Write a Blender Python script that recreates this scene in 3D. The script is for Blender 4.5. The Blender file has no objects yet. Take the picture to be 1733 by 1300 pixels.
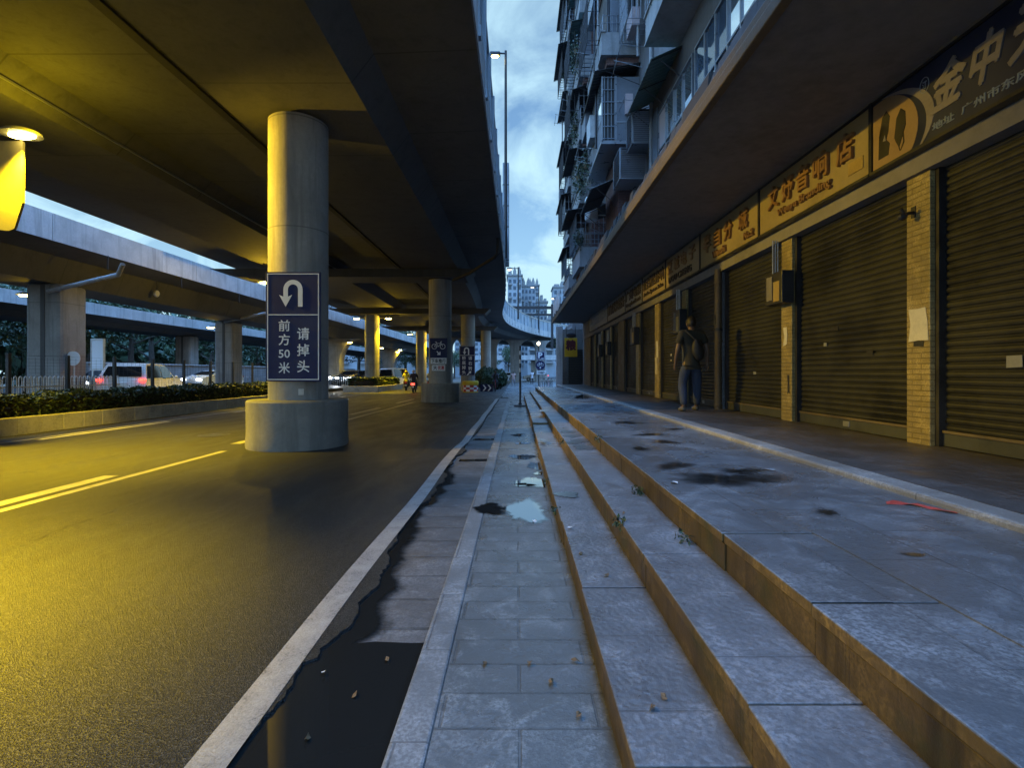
import bpy, bmesh, math, random
from mathutils import Vector, Matrix, Euler
R = math.radians
PI = math.pi
C = bpy.context.scene.collection
rnd = random.Random(7)

# ---------------------------------------------------------------- camera
cam_d = bpy.data.cameras.new('camera')
cam = bpy.data.objects.new('camera', cam_d)
C.objects.link(cam)
cam.location = (0, 0, 1.5)
cam.rotation_euler = (R(90), 0, 0)
cam_d.sensor_width = 36.0
cam_d.lens = 36.0 * 850 / 1733
cam_d.shift_x = -8.5 / 1733
cam_d.shift_y = -19 / 1733
cam_d.clip_end = 3000
cam_d.clip_start = 0.05
bpy.context.scene.camera = cam

# ---------------------------------------------------------------- world: dusk sky with broken cloud
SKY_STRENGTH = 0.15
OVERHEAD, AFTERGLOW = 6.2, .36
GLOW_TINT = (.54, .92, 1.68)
world = bpy.data.worlds.new('World')
bpy.context.scene.world = world
world.use_nodes = True
wn, wl = world.node_tree.nodes, world.node_tree.links
wn.clear()
w_out = wn.new('ShaderNodeOutputWorld')
w_bg = wn.new('ShaderNodeBackground')
w_bg.inputs['Strength'].default_value = SKY_STRENGTH
sky = wn.new('ShaderNodeTexSky')
sky.sky_type = 'NISHITA'
sky.sun_disc = False
sky.sun_elevation = R(4.0)
sky.sun_rotation = R(200)
sky.ozone_density = 5.0
sky.air_density = 1.0
sky.dust_density = 0.4
w_tc = wn.new('ShaderNodeTexCoord')
w_sep = wn.new('ShaderNodeSeparateXYZ')
wl.new(w_tc.outputs['Generated'], w_sep.inputs[0])
w_z = wn.new('ShaderNodeMath'); w_z.operation = 'MAXIMUM'; w_z.inputs[1].default_value = 0.0
wl.new(w_sep.outputs['Z'], w_z.inputs[0])
w_za = wn.new('ShaderNodeMath'); w_za.operation = 'ADD'; w_za.inputs[1].default_value = 0.45
wl.new(w_z.outputs[0], w_za.inputs[0])
w_dx = wn.new('ShaderNodeMath'); w_dx.operation = 'DIVIDE'
wl.new(w_sep.outputs['X'], w_dx.inputs[0]); wl.new(w_za.outputs[0], w_dx.inputs[1])
w_dy = wn.new('ShaderNodeMath'); w_dy.operation = 'DIVIDE'
wl.new(w_sep.outputs['Y'], w_dy.inputs[0]); wl.new(w_za.outputs[0], w_dy.inputs[1])
w_cmb = wn.new('ShaderNodeCombineXYZ')
wl.new(w_dx.outputs[0], w_cmb.inputs[0]); wl.new(w_dy.outputs[0], w_cmb.inputs[1])
w_no = wn.new('ShaderNodeTexNoise')
w_no.inputs['Scale'].default_value = 4.2
w_no.inputs['Detail'].default_value = 9.0
w_no.inputs['Roughness'].default_value = 0.56
w_no.inputs['Distortion'].default_value = 0.5
wl.new(w_cmb.outputs[0], w_no.inputs['Vector'])
w_rp = wn.new('ShaderNodeValToRGB')
w_rp.color_ramp.elements[0].position = 0.40
w_rp.color_ramp.elements[1].position = 0.66
w_rp.color_ramp.elements[0].color = (0, 0, 0, 1)
w_rp.color_ramp.elements[1].color = (1, 1, 1, 1)
wl.new(w_no.outputs['Fac'], w_rp.inputs[0])
w_tint = wn.new('ShaderNodeMix'); w_tint.data_type = 'RGBA'; w_tint.blend_type = 'MULTIPLY'
w_tint.inputs['Factor'].default_value = 1.0
w_tint.inputs['B'].default_value = (.85, 1.7, 1.95, 1)
wl.new(sky.outputs[0], w_tint.inputs['A'])
w_mix = wn.new('ShaderNodeMix'); w_mix.data_type = 'RGBA'
w_mix.inputs['B'].default_value = (4.0, 6.1, 7.2, 1)       # dusk cloud radiance (times the strength)
w_cf = wn.new('ShaderNodeMath'); w_cf.operation = 'MULTIPLY_ADD'
w_cf.inputs[1].default_value = 0.80
wl.new(w_rp.outputs[0], w_cf.inputs[0])
w_hz = wn.new('ShaderNodeMapRange'); w_hz.interpolation_type = 'SMOOTHSTEP'      # paler towards the horizon
for i, v in enumerate((.05, .50, .72, .30)): w_hz.inputs[1 + i].default_value = v
wl.new(w_sep.outputs['Z'], w_hz.inputs[0])
wl.new(w_hz.outputs[0], w_cf.inputs[2])
w_cf.use_clamp = True
wl.new(w_cf.outputs[0], w_mix.inputs['Factor'])
wl.new(w_tint.outputs['Result'], w_mix.inputs['A'])
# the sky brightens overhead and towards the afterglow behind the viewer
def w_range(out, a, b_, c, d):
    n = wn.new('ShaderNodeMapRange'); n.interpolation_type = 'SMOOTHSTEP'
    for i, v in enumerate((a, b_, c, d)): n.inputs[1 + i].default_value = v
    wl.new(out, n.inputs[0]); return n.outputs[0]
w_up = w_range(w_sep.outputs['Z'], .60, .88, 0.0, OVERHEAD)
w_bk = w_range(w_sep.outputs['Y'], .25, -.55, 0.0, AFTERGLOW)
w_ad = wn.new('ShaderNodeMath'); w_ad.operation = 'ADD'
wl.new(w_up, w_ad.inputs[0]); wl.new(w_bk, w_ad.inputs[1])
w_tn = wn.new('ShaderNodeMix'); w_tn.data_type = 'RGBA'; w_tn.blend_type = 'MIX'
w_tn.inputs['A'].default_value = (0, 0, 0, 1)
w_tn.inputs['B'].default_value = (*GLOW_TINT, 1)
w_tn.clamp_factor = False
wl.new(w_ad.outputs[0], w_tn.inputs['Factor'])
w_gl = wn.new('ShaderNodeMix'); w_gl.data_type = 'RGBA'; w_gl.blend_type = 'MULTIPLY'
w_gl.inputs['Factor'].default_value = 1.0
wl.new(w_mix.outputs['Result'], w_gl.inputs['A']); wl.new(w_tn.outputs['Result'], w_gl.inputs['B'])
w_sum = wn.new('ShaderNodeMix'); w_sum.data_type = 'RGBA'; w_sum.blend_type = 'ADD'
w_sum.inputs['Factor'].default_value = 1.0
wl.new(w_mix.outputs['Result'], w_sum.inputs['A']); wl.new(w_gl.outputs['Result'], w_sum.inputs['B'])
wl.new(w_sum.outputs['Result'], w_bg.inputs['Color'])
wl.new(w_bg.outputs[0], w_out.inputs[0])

# ---------------------------------------------------------------- sun: last glow, low and soft
sun_d = bpy.data.lights.new('sun', 'SUN')
sun_d.energy = 0.06
sun_d.angle = R(25)
sun_d.color = (1.0, 0.86, 0.72)
sun = bpy.data.objects.new('sun', sun_d)
C.objects.link(sun)
sun.rotation_euler = (R(86), 0, R(-200 + 180))

# ---------------------------------------------------------------- exposure
sc = bpy.context.scene
sc.view_settings.view_transform = 'Standard'
sc.view_settings.look = 'None'
sc.view_settings.exposure = 0.0
sc.view_settings.gamma = 1.0
sc.view_settings.use_curve_mapping = False
sc.render.engine = 'CYCLES'
sc.cycles.use_denoising = True
sc.cycles.max_bounces = 7
sc.cycles.diffuse_bounces = 4
sc.cycles.glossy_bounces = 4
sc.cycles.sample_clamp_indirect = 4.0
sc.cycles.caustics_reflective = False
sc.cycles.caustics_refractive = False

# ================================================================ helpers
class MB:
    """collects faces and links them as one mesh object"""
    def __init__(s):
        s.v, s.f, s.m, s.sm = [], [], [], []
    def add(s, vs, fs, mi=0, smooth=False):
        b = len(s.v)
        s.v += [tuple(p) for p in vs]
        for f in fs:
            s.f.append([b + i for i in f]); s.m.append(mi); s.sm.append(smooth)
        return s
    def box(s, x0, x1, y0, y1, z0, z1, mi=0):
        if x0 > x1: x0, x1 = x1, x0
        if y0 > y1: y0, y1 = y1, y0
        if z0 > z1: z0, z1 = z1, z0
        return s.add([(x0,y0,z0),(x1,y0,z0),(x1,y1,z0),(x0,y1,z0),(x0,y0,z1),(x1,y0,z1),(x1,y1,z1),(x0,y1,z1)],
                     [(0,3,2,1),(4,5,6,7),(0,1,5,4),(1,2,6,5),(2,3,7,6),(3,0,4,7)], mi)
    def bbox(s, x0, x1, y0, y1, z0, z1, b=0.01, mi=0):
        """box with chamfered edges"""
        if x0 > x1: x0, x1 = x1, x0
        if y0 > y1: y0, y1 = y1, y0
        if z0 > z1: z0, z1 = z1, z0
        bm = bmesh.new()
        bmesh.ops.create_cube(bm, size=1)
        for v in bm.verts:
            v.co = (x0 + (v.co.x + .5) * (x1 - x0), y0 + (v.co.y + .5) * (y1 - y0), z0 + (v.co.z + .5) * (z1 - z0))
        bmesh.ops.bevel(bm, geom=bm.edges[:], offset=b, segments=2, affect='EDGES', profile=0.5)
        return s.bm(bm, mi)
    def bm(s, bm, mi=0, smooth=False):
        bm.verts.index_update()
        s.add([v.co[:] for v in bm.verts], [[v.index for v in f.verts] for f in bm.faces], mi, smooth)
        bm.free()
        return s
    def xf(s, M, start=0):
        for i in range(start, len(s.v)):
            s.v[i] = tuple(M @ Vector(s.v[i]))
        return s
    def obox(s, c, size, rot=(0,0,0), mi=0):
        k = len(s.v)
        s.box(-size[0]/2, size[0]/2, -size[1]/2, size[1]/2, -size[2]/2, size[2]/2, mi)
        return s.xf(Matrix.Translation(c) @ Euler(rot).to_matrix().to_4x4(), k)
    def prism(s, poly, axis, a, b, mi=0):
        """2D outline extruded along an axis; axis 'x': poly=(y,z), 'y': (x,z), 'z': (x,y)"""
        n = len(poly)
        def P(p, t):
            return {'x': (t, p[0], p[1]), 'y': (p[0], t, p[1]), 'z': (p[0], p[1], t)}[axis]
        vs = [P(p, a) for p in poly] + [P(p, b) for p in poly]
        fs = [list(range(n))[::-1], list(range(n, 2*n))]
        for i in range(n):
            j = (i + 1) % n
            fs.append((i, j, n + j, n + i))
        return s.add(vs, fs, mi)
    def tube(s, pts, r, n=8, mi=0, caps=True):
        pts = [Vector(p) for p in pts]
        rs = r if isinstance(r, (list, tuple)) else [r] * len(pts)
        vs, fs = [], []
        up = None
        for i, p in enumerate(pts):
            d = (pts[min(i+1, len(pts)-1)] - pts[max(i-1, 0)]).normalized()
            if up is None:
                up = Vector((0,0,1)) if abs(d.z) < .9 else Vector((1,0,0))
            u = d.cross(up).normalized()
            w = u.cross(d).normalized()
            up = w
            for k in range(n):
                a = 2*PI*k/n
                vs.append(p + (u*math.cos(a) + w*math.sin(a)) * rs[i])
        for i in range(len(pts)-1):
            for k in range(n):
                k2 = (k+1) % n
                fs.append((i*n+k, i*n+k2, (i+1)*n+k2, (i+1)*n+k))
        if caps:
            fs.append(list(range(n))[::-1]); fs.append([(len(pts)-1)*n + k for k in range(n)])
        return s.add(vs, fs, mi, True if n > 5 else False)
    def lathe(s, prof, c=(0,0,0), n=32, mi=0, smooth=True):
        """prof = (r, z) from bottom to top"""
        vs, fs = [], []
        for r, z in prof:
            for k in range(n):
                a = 2*PI*k/n
                vs.append((c[0] + r*math.cos(a), c[1] + r*math.sin(a), c[2] + z))
        for i in range(len(prof)-1):
            for k in range(n):
                k2 = (k+1) % n
                fs.append((i*n+k, i*n+k2, (i+1)*n+k2, (i+1)*n+k))
        fs.append(list(range(n))[::-1]); fs.append([(len(prof)-1)*n + k for k in range(n)])
        return s.add(vs, fs, mi, smooth)
    def ell(s, c, r, n=12, m=8, mi=0, jit=0, rg=rnd):
        bm = bmesh.new()
        bmesh.ops.create_uvsphere(bm, u_segments=n, v_segments=m, radius=1)
        for v in bm.verts:
            k = 1 + (rg.uniform(-jit, jit) if jit else 0)
            v.co = (c[0]+v.co.x*r[0]*k, c[1]+v.co.y*r[1]*k, c[2]+v.co.z*r[2]*k)
        return s.bm(bm, mi, True)
    def mesh(s, name, mats):
        me = bpy.data.meshes.new(name)
        me.from_pydata(s.v, [], s.f)
        if not isinstance(mats, (list, tuple)): mats = [mats]
        for m in mats: me.materials.append(m)
        me.polygons.foreach_set('material_index', s.m)
        me.polygons.foreach_set('use_smooth', s.sm)
        me.update()
        if any(s.sm):
            try: me.set_sharp_from_angle(angle=R(38))
            except Exception: pass
        return me
    def build(s, name, mats, parent=None, loc=None):
        o = bpy.data.objects.new(name, s.mesh(name, mats))
        C.objects.link(o)
        if parent: o.parent = parent
        if loc: o.location = loc
        return o

def tag(o, label=None, cat=None, group=None, kind=None):
    if label: o['label'] = label
    if cat: o['category'] = cat
    if group: o['group'] = group
    if kind: o['kind'] = kind
    return o
def root(name, loc, label, cat, group=None, rz=0):
    o = bpy.data.objects.new(name, None)
    o.empty_display_size = .2
    C.objects.link(o); o.location = loc; o.rotation_euler = (0, 0, rz)
    return tag(o, label, cat, group)
def struct(o): return tag(o, kind='structure')
def kids(o): return [c for c in o.children]
def copy_tree(o, parent=None):
    c = o.copy(); C.objects.link(c)
    if parent: c.parent = parent
    for ch in list(o.children): copy_tree(ch, c)
    return c
def at(u, v, Z):
    """a photo measurement (pixel at depth Z) as a point of the place"""
    return Vector(((u - 875) * Z / 850, Z, 1.5 + (631 - v) * Z / 850))

def text_mb(body, size, ext=0.0, bold=0.0, fit=None):
    """text as faces in the x/z plane, centred, facing -y; fit=(w,h) stretches"""
    c = bpy.data.curves.new('lettering', 'FONT')
    c.body = body; c.size = size; c.extrude = ext
    c.align_x = 'LEFT'; c.resolution_u = 3
    o = bpy.data.objects.new('lettering', c); C.objects.link(o)
    me = bpy.data.meshes.new_from_object(o.evaluated_get(bpy.context.evaluated_depsgraph_get()))
    bpy.data.objects.remove(o); bpy.data.curves.remove(c)
    mb = MB()
    vs = [v.co.copy() for v in me.vertices]
    x0, x1 = min(v.x for v in vs), max(v.x for v in vs)
    y0, y1 = min(v.y for v in vs), max(v.y for v in vs)
    sx = sy = 1
    if fit: sx, sy = fit[0]/(x1-x0), fit[1]/(y1-y0)
    shifts = [(0, 0)] + ([(-bold*.8, .4), (bold*.8, .4), (0, -bold*.8), (0, bold*.8)] if bold else [])
    for i, (dx, dy) in enumerate(shifts):                 # heavier weight: the glyph again, a hair to each side and behind
        if abs(dy) == .4: dy = 0
        mb.add([((v.x+dx-(x0+x1)/2)*sx, -v.z + .0006*i, (v.y+dy-(y0+y1)/2)*sy) for v in vs], [list(p.vertices) for p in me.polygons])
    bpy.data.meshes.remove(me)
    return mb

# ================================================================ materials
def newmat(name):
    m = bpy.data.materials.new(name); m.use_nodes = True
    nt = m.node_tree
    return m, nt, nt.nodes['Principled BSDF']
def N(nt, t, **kw):
    n = nt.nodes.new(t)
    for k, v in kw.items():
        if k in n.inputs: n.inputs[k].default_value = v
        else: setattr(n, k, v)
    return n
def pos(nt, scale=(1,1,1), obj=False):
    mp = N(nt, 'ShaderNodeMapping')
    mp.inputs['Scale'].default_value = scale
    if obj:
        g = N(nt, 'ShaderNodeTexCoord'); nt.links.new(g.outputs['Object'], mp.inputs[0])
    else:
        g = N(nt, 'ShaderNodeNewGeometry'); nt.links.new(g.outputs['Position'], mp.inputs[0])
    return mp.outputs[0]
def ramp(nt, fac, stops):
    r = N(nt, 'ShaderNodeValToRGB')
    e = r.color_ramp.elements
    while len(e) < len(stops): e.new(.5)
    for i, (p, c) in enumerate(stops):
        e[i].position = p
        e[i].color = (c, c, c, 1) if isinstance(c, (int, float)) else (*c, 1)
    nt.links.new(fac, r.inputs[0])
    return r.outputs[0]
def noise(nt, vec, scale, detail=5, rough=.55, dist=0.0):
    n = N(nt, 'ShaderNodeTexNoise', Scale=scale, Detail=detail, Roughness=rough, Distortion=dist)
    nt.links.new(vec, n.inputs['Vector'])
    return n.outputs['Fac']
def mixc(nt, fac, a, b, blend='MIX'):
    m = N(nt, 'ShaderNodeMix', data_type='RGBA', blend_type=blend)
    for k, v in (('Factor', fac), ('A', a), ('B', b)):
        if isinstance(v, (int, float)): m.inputs[k].default_value = v
        elif isinstance(v, tuple): m.inputs[k].default_value = (*v, 1)
        else: nt.links.new(v, m.inputs[k])
    return m.outputs['Result']
def bump(nt, h, strength, dist, bsdf, prev=None):
    b = N(nt, 'ShaderNodeBump', Strength=strength, Distance=dist)
    nt.links.new(h, b.inputs['Height'])
    if prev is not None: nt.links.new(prev, b.inputs['Normal'])
    nt.links.new(b.outputs[0], bsdf.inputs['Normal'])
    return b.outputs[0]

def mat(name, col, rough=.6, var=.25, scale=3.0, metal=0.0, bmp=0.0, bscale=60, rvar=.15, stretch=(1,1,1), obj=False, col2=None, spec=None):
    """general surface: two tones from large and fine noise, roughness variation, fine bump"""
    m, nt, b = newmat(name)
    p = pos(nt, stretch, obj)
    n1 = noise(nt, p, scale, 6, .6, .3)
    n2 = noise(nt, p, scale*9, 4, .6)
    f = mixc(nt, .35, n1, n2)
    dark = tuple(c*(1-var) for c in col); light = tuple(min(1, c*(1+var*.7)) for c in col)
    if col2: dark = col2
    nt.links.new(ramp(nt, f, [(.34, dark), (.5, col), (.68, light)]), b.inputs['Base Color'])
    nt.links.new(ramp(nt, n1, [(.35, max(.02, rough-rvar)), (.65, min(1, rough+rvar))]), b.inputs['Roughness'])
    b.inputs['Metallic'].default_value = metal
    if spec is not None: b.inputs['Specular IOR Level'].default_value = spec
    if bmp: bump(nt, noise(nt, p, bscale, 5, .65), bmp, .01, b)
    return m
def emit(name, col, strength):
    m, nt, b = newmat(name)
    b.inputs['Base Color'].default_value = (*col, 1)
    b.inputs['Emission Color'].default_value = (*col, 1)
    b.inputs['Emission Strength'].default_value = strength
    return m

def concrete(name, col, rough=.75, streak=.55, scale=.6, lines=None):
    m, nt, b = newmat(name)
    p = pos(nt)
    st = noise(nt, pos(nt, (1.6, 1.6, .12)), 2.2, 6, .65, .4)      # vertical run-off streaks
    bl = noise(nt, p, scale, 7, .6, .5)
    fi = noise(nt, p, 14, 5, .65)
    base = ramp(nt, bl, [(.3, tuple(c*.72 for c in col)), (.55, col), (.75, tuple(c*1.18 for c in col))])
    base = mixc(nt, ramp(nt, st, [(.5, 0.0), (.72, streak)]), base, tuple(c*.45 for c in col))
    base = mixc(nt, ramp(nt, fi, [(.35, .28), (.6, 0.0)]), base, tuple(c*.6 for c in col))
    if lines:                                                       # formwork joints
        ax, pitch, wd = lines
        sp = N(nt, 'ShaderNodeSeparateXYZ'); nt.links.new(p, sp.inputs[0])
        md = N(nt, 'ShaderNodeMath', operation='PINGPONG'); md.inputs[1].default_value = pitch; nt.links.new(sp.outputs[ax], md.inputs[0])
        base = mixc(nt, ramp(nt, md.outputs[0], [(0.0, .75), (wd, .6), (wd*1.6, 0.0)]), base, tuple(c*.35 for c in col))
    nt.links.new(base, b.inputs['Base Color'])
    b.inputs['Roughness'].default_value = rough
    bump(nt, fi, .35, .012, b)
    return m

M = {}
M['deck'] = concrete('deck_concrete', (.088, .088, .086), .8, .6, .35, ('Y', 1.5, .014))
M['column'] = concrete('column_concrete', (.31, .30, .28), .75, .95, .9, ('Z', 1.1, .010))
M['drum'] = concrete('drum_concrete', (.26, .245, .215), .85, .8, 1.3)
M['parapet'] = concrete('parapet_concrete', (.50, .51, .52), .8, .85, .8)
M['barrier'] = concrete('barrier_panel', (.36, .42, .48), .55, .4, .8)
M['dark_metal'] = mat('dark_metal', (.05,.05,.055), .45, .3, 4, .6)
M['grey_metal'] = mat('grey_metal', (.35,.36,.37), .45, .2, 5, .7)
M['galv'] = mat('galvanised', (.5,.51,.52), .42, .2, 8, .8)
M['black'] = mat('black_paint', (.015,.015,.017), .45, .2, 6)
M['soot'] = mat('sooty_grime', (.03,.028,.026), .85, .5, 2)
M['rubber'] = mat('rubber', (.02,.02,.02), .8, .2, 8)
M['white'] = mat('white_paint', (.72,.72,.70), .5, .15, 3)
M['cream'] = mat('cream_paint', (.62,.55,.40), .55, .2, 2)
M['sign_blue'] = mat('sign_blue', (.016,.020,.075), .55, .12, 2, spec=.25)
M['sign_white'] = mat('sign_white', (.78,.78,.78), .5, .06, 3)
M['sign_red'] = mat('sign_red', (.5,.04,.05), .45, .15, 3)
M['yellow_paint'] = mat('yellow_paint', (.62,.42,.02), .5, .2, 3)
M['lamp_yellow'] = emit('sodium_lens', (1.0, .74, .16), 55)
M['lamp_white'] = emit('warm_lens', (1.0, .86, .62), 16)
M['head_light'] = emit('headlight_glow', (.85, .93, 1.0), 18)
M['tail_light'] = emit('taillight_glow', (1.0, .05, .03), 7)

def asphalt():
    m, nt, b = newmat('asphalt')
    p = pos(nt)
    big = noise(nt, p, .35, 6, .6, .8)
    med = noise(nt, pos(nt, (1, .3, 1)), 1.6, 6, .62, .4)
    fine = noise(nt, p, 95, 3, .7)
    vo = N(nt, 'ShaderNodeTexVoronoi', Scale=60); nt.links.new(p, vo.inputs['Vector'])
    c = ramp(nt, big, [(.3, (.013,.013,.013)), (.6, (.022,.0215,.021))])
    c = mixc(nt, ramp(nt, med, [(.35, .55), (.6, 0.0)]), c, (.015,.015,.016))
    st_ = N(nt, 'ShaderNodeTexVoronoi', Scale=150); nt.links.new(p, st_.inputs['Vector'])     # exposed chippings, stone by stone
    sp_ = N(nt, 'ShaderNodeSeparateColor'); nt.links.new(st_.outputs['Color'], sp_.inputs[0])
    c = mixc(nt, ramp(nt, sp_.outputs[0], [(.55, 0.0), (.80, .55), (1.0, .9)]), c, (.075,.073,.070))
    c = mixc(nt, ramp(nt, sp_.outputs[1], [(.60, 0.0), (.9, .8)]), c, (.006,.006,.006))
    nt.links.new(c, b.inputs['Base Color'])
    nt.links.new(ramp(nt, med, [(.3, .40), (.65, .58)]), b.inputs['Roughness'])
    b.inputs['Specular IOR Level'].default_value = .36
    h = mixc(nt, .75, fine, st_.outputs['Distance'])
    b1 = bump(nt, h, .9, .010, b)
    bump(nt, noise(nt, p, 9, 4, .6), .12, .03, b, b1)
    return m
M['asphalt'] = asphalt()

def paint():
    m, nt, b = newmat('worn_road_paint')
    p = pos(nt)
    w = noise(nt, p, 4.5, 8, .72, .6); f = noise(nt, p, 90, 3, .7)
    k = mixc(nt, .45, w, f)
    c = ramp(nt, k, [(.36, (.10,.095,.09)), (.46, (.27,.255,.24)), (.62, (.38,.36,.335))])
    nt.links.new(c, b.inputs['Base Color'])
    b.inputs['Roughness'].default_value = .55
    bump(nt, f, .5, .01, b)
    return m
M['paint'] = paint()

def slabs(name, col, bw, bh, mortar, rot=0, off=(0,0), rough=(.28,.6), stain=.6, tex=0, offset=.5, jdark=.16, plane='xy', drip=0, vary=.12):
    """stone slabs or tiles laid by a brick pattern in world metres"""
    m, nt, b = newmat(name)
    g = N(nt, 'ShaderNodeNewGeometry')
    sp = N(nt, 'ShaderNodeSeparateXYZ'); nt.links.new(g.outputs['Position'], sp.inputs[0])
    cb = N(nt, 'ShaderNodeCombineXYZ')
    a, c2 = {'xy': ('X','Y'), 'yx': ('Y','X'), 'yz': ('Y','Z'), 'xz': ('X','Z')}[plane]
    ax = N(nt, 'ShaderNodeMath', operation='ADD'); ax.inputs[1].default_value = off[0]; nt.links.new(sp.outputs[a], ax.inputs[0])
    ay = N(nt, 'ShaderNodeMath', operation='ADD'); ay.inputs[1].default_value = off[1]; nt.links.new(sp.outputs[c2], ay.inputs[0])
    nt.links.new(ax.outputs[0], cb.inputs[0]); nt.links.new(ay.outputs[0], cb.inputs[1])
    br = N(nt, 'ShaderNodeTexBrick', offset=offset)
    br.inputs['Scale'].default_value = 1
    br.inputs['Brick Width'].default_value = bw
    br.inputs['Row Height'].default_value = bh
    br.inputs['Mortar Size'].default_value = mortar
    br.inputs['Mortar Smooth'].default_value = .3
    br.inputs['Bias'].default_value = 0
    br.inputs['Color1'].default_value = (*[c*(1-vary) for c in col], 1)
    br.inputs['Color2'].default_value = (*[min(1, c*(1+vary)) for c in col], 1)
    br.inputs['Mortar'].default_value = (*[c*jdark for c in col], 1)
    nt.links.new(cb.outputs[0], br.inputs['Vector'])
    p = g.outputs['Position']
    s1 = noise(nt, p, 1.1, 8, .62, .7); s2 = noise(nt, p, 60, 4, .7); s3 = noise(nt, p, 6, 6, .65, .4)
    c = br.outputs['Color']
    c = mixc(nt, ramp(nt, s1, [(.38, stain), (.58, 0.0)]), c, tuple(x*.38 for x in col))
    s0 = noise(nt, p, .55, 9, .7, 1.2)
    c = mixc(nt, ramp(nt, s0, [(.40, 1.1*min(.9,stain)), (.58, 0.0)]), c, tuple(x*.33 for x in col))
    c = mixc(nt, ramp(nt, s0, [(.52, 0.0), (.64, .9*stain)]), c, tuple(min(1, x*1.55) for x in col))
    c = mixc(nt, ramp(nt, s3, [(.36, .8*min(1, stain*1.3)), (.56, 0.0)]), c, tuple(x*.5 for x in col))
    c = mixc(nt, ramp(nt, s3, [(.52, 0.0), (.70, .6)]), c, tuple(min(1, x*1.5) for x in col))
    c = mixc(nt, ramp(nt, s2, [(.42, .8), (.58, 0.0)]), c, tuple(x*.5 for x in col))
    c = mixc(nt, ramp(nt, s2, [(.62, 0.0), (.8, .35)]), c, tuple(min(1, x*1.9) for x in col))
    if drip:
        dn = noise(nt, pos(nt, (1, 5, .25)), 2.4, 6, .65, .5); mo = noise(nt, p, 2.2, 6, .7, .6)
        c = mixc(nt, ramp(nt, dn, [(.50, 0.0), (.66, .8)]), c, tuple(x*.16 for x in col))
        c = mixc(nt, ramp(nt, mo, [(.54, 0.0), (.70, .7)]), c, (.035,.045,.014))
    nt.links.new(c, b.inputs['Base Color'])
    rr = ramp(nt, s1, [(.36, rough[0]), (.62, rough[1])])
    nt.links.new(rr, b.inputs['Roughness'])
    inv = N(nt, 'ShaderNodeMath', operation='SUBTRACT'); inv.inputs[0].default_value = 1.0
    nt.links.new(br.outputs['Fac'], inv.inputs[1])
    pb = bump(nt, inv.outputs[0], .8, .008, b)
    pb = bump(nt, s2, .36, .007, b, pb)
    pb = bump(nt, s3, .35, .02, b, pb)
    if tex:
        ck = N(nt, 'ShaderNodeTexVoronoi', feature='SMOOTH_F1', Scale=tex)          # flamed, pocked finish
        nt.links.new(p, ck.inputs['Vector'])
        bump(nt, ck.outputs['Distance'], .5, .008, b, pb)
    return m
M['sidewalk'] = slabs('sidewalk_slabs', (.20,.215,.225), .62, .215, .007, off=(.30,.0), rough=(.16,.42), stain=.6, vary=.10)
M['kerb'] = slabs('kerb_granite', (.27,.28,.29), .9, .62, .005, rough=(.3,.6), stain=.5, plane='xy', off=(.9,0))
M['gutter'] = slabs('gutter_paver', (.17,.165,.165), 6.0, .39, .02, rough=(.3,.6), stain=.5, plane='xy', off=(2.4,-.26), jdark=.12, offset=0.0)
M['tread'] = slabs('tread_granite', (.225,.23,.245), .5, 1.5, .005, rough=(.22,.5), stain=.5, plane='yx', tex=38, off=(0,.4), vary=.08, jdark=.4)
M['riser'] = slabs('riser_granite', (.26,.175,.06), 1.25, 3.0, .012, rough=(.4,.7), stain=1.0, plane='yz', off=(.3,1.0), jdark=.12, drip=1)  # amber of the lamp light is put into the stone colour
M['riser_low'] = slabs('riser_lower_granite', (.17,.115,.042), 1.25, 3.0, .012, rough=(.4,.7), stain=1.0, plane='yz', off=(.3,1.0), jdark=.12, drip=1)  # same amber-tinted stone, darker for the set-back lower face
M['platform'] = slabs('platform_granite', (.20,.215,.235), .78, .48, .006, rough=(.12,.40), stain=.7, plane='yx', off=(.2,.12), vary=.10, jdark=.22)
M['border_light'] = slabs('border_granite', (.40,.40,.39), .9, 3, .006, rough=(.35,.6), stain=.6, plane='yx', off=(0,-1))
M['border_dark'] = slabs('border_dark_granite', (.12,.12,.125), .6, 3, .006, rough=(.3,.6), stain=.4, plane='yx', off=(0,-1))
M['walk'] = slabs('walkway_tiles', (.14,.125,.12), .20, .10, .006, rough=(.3,.6), stain=.5, plane='yx', vary=.25)
M['pier_tile'] = slabs('pier_tile', (.43,.34,.15), .24, .057, .007, rough=(.3,.6), stain=.45, plane='xz', vary=.18, jdark=.3)
M['pier_tile_side'] = slabs('pier_tile_side', (.43,.34,.15), .24, .057, .007, rough=(.3,.6), stain=.45, plane='yz', vary=.18, jdark=.3)
M['mosaic'] = slabs('grey_mosaic_tile', (.26,.28,.32), .05, .05, .005, rough=(.3,.6), stain=.45, plane='yz', vary=.18, jdark=.5, offset=0)
M['brick'] = slabs('brown_brick', (.16,.085,.075), .24, .09, .014, rough=(.6,.8), stain=.3, plane='xz', vary=.35, jdark=2.0)
M['brick_side'] = slabs('brown_brick_side', (.16,.085,.075), .24, .09, .014, rough=(.6,.8), stain=.3, plane='yz', vary=.35, jdark=2.0)
M['canopy'] = mat('canopy_soffit', (.19,.18,.175), .75, .35, .8, bmp=.2, bscale=18)
M['fascia'] = mat('canopy_fascia', (.115,.085,.05), .6, .4, 2.5, bmp=.3, bscale=30)
M['render_wall'] = concrete('grey_render', (.17,.165,.17), .8, .6, 1.0)
M['shutter'] = mat('shutter_metal', (.034,.035,.032), .5, .55, 1.1, .35, stretch=(1,1,1))
M['shutter_bar'] = mat('shutter_rail', (.16,.13,.09), .45, .3, 2, .4)
M['shutter_panel'] = mat('shutter_panel', (.06,.066,.068), .5, .3, 2, .3)
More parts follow.
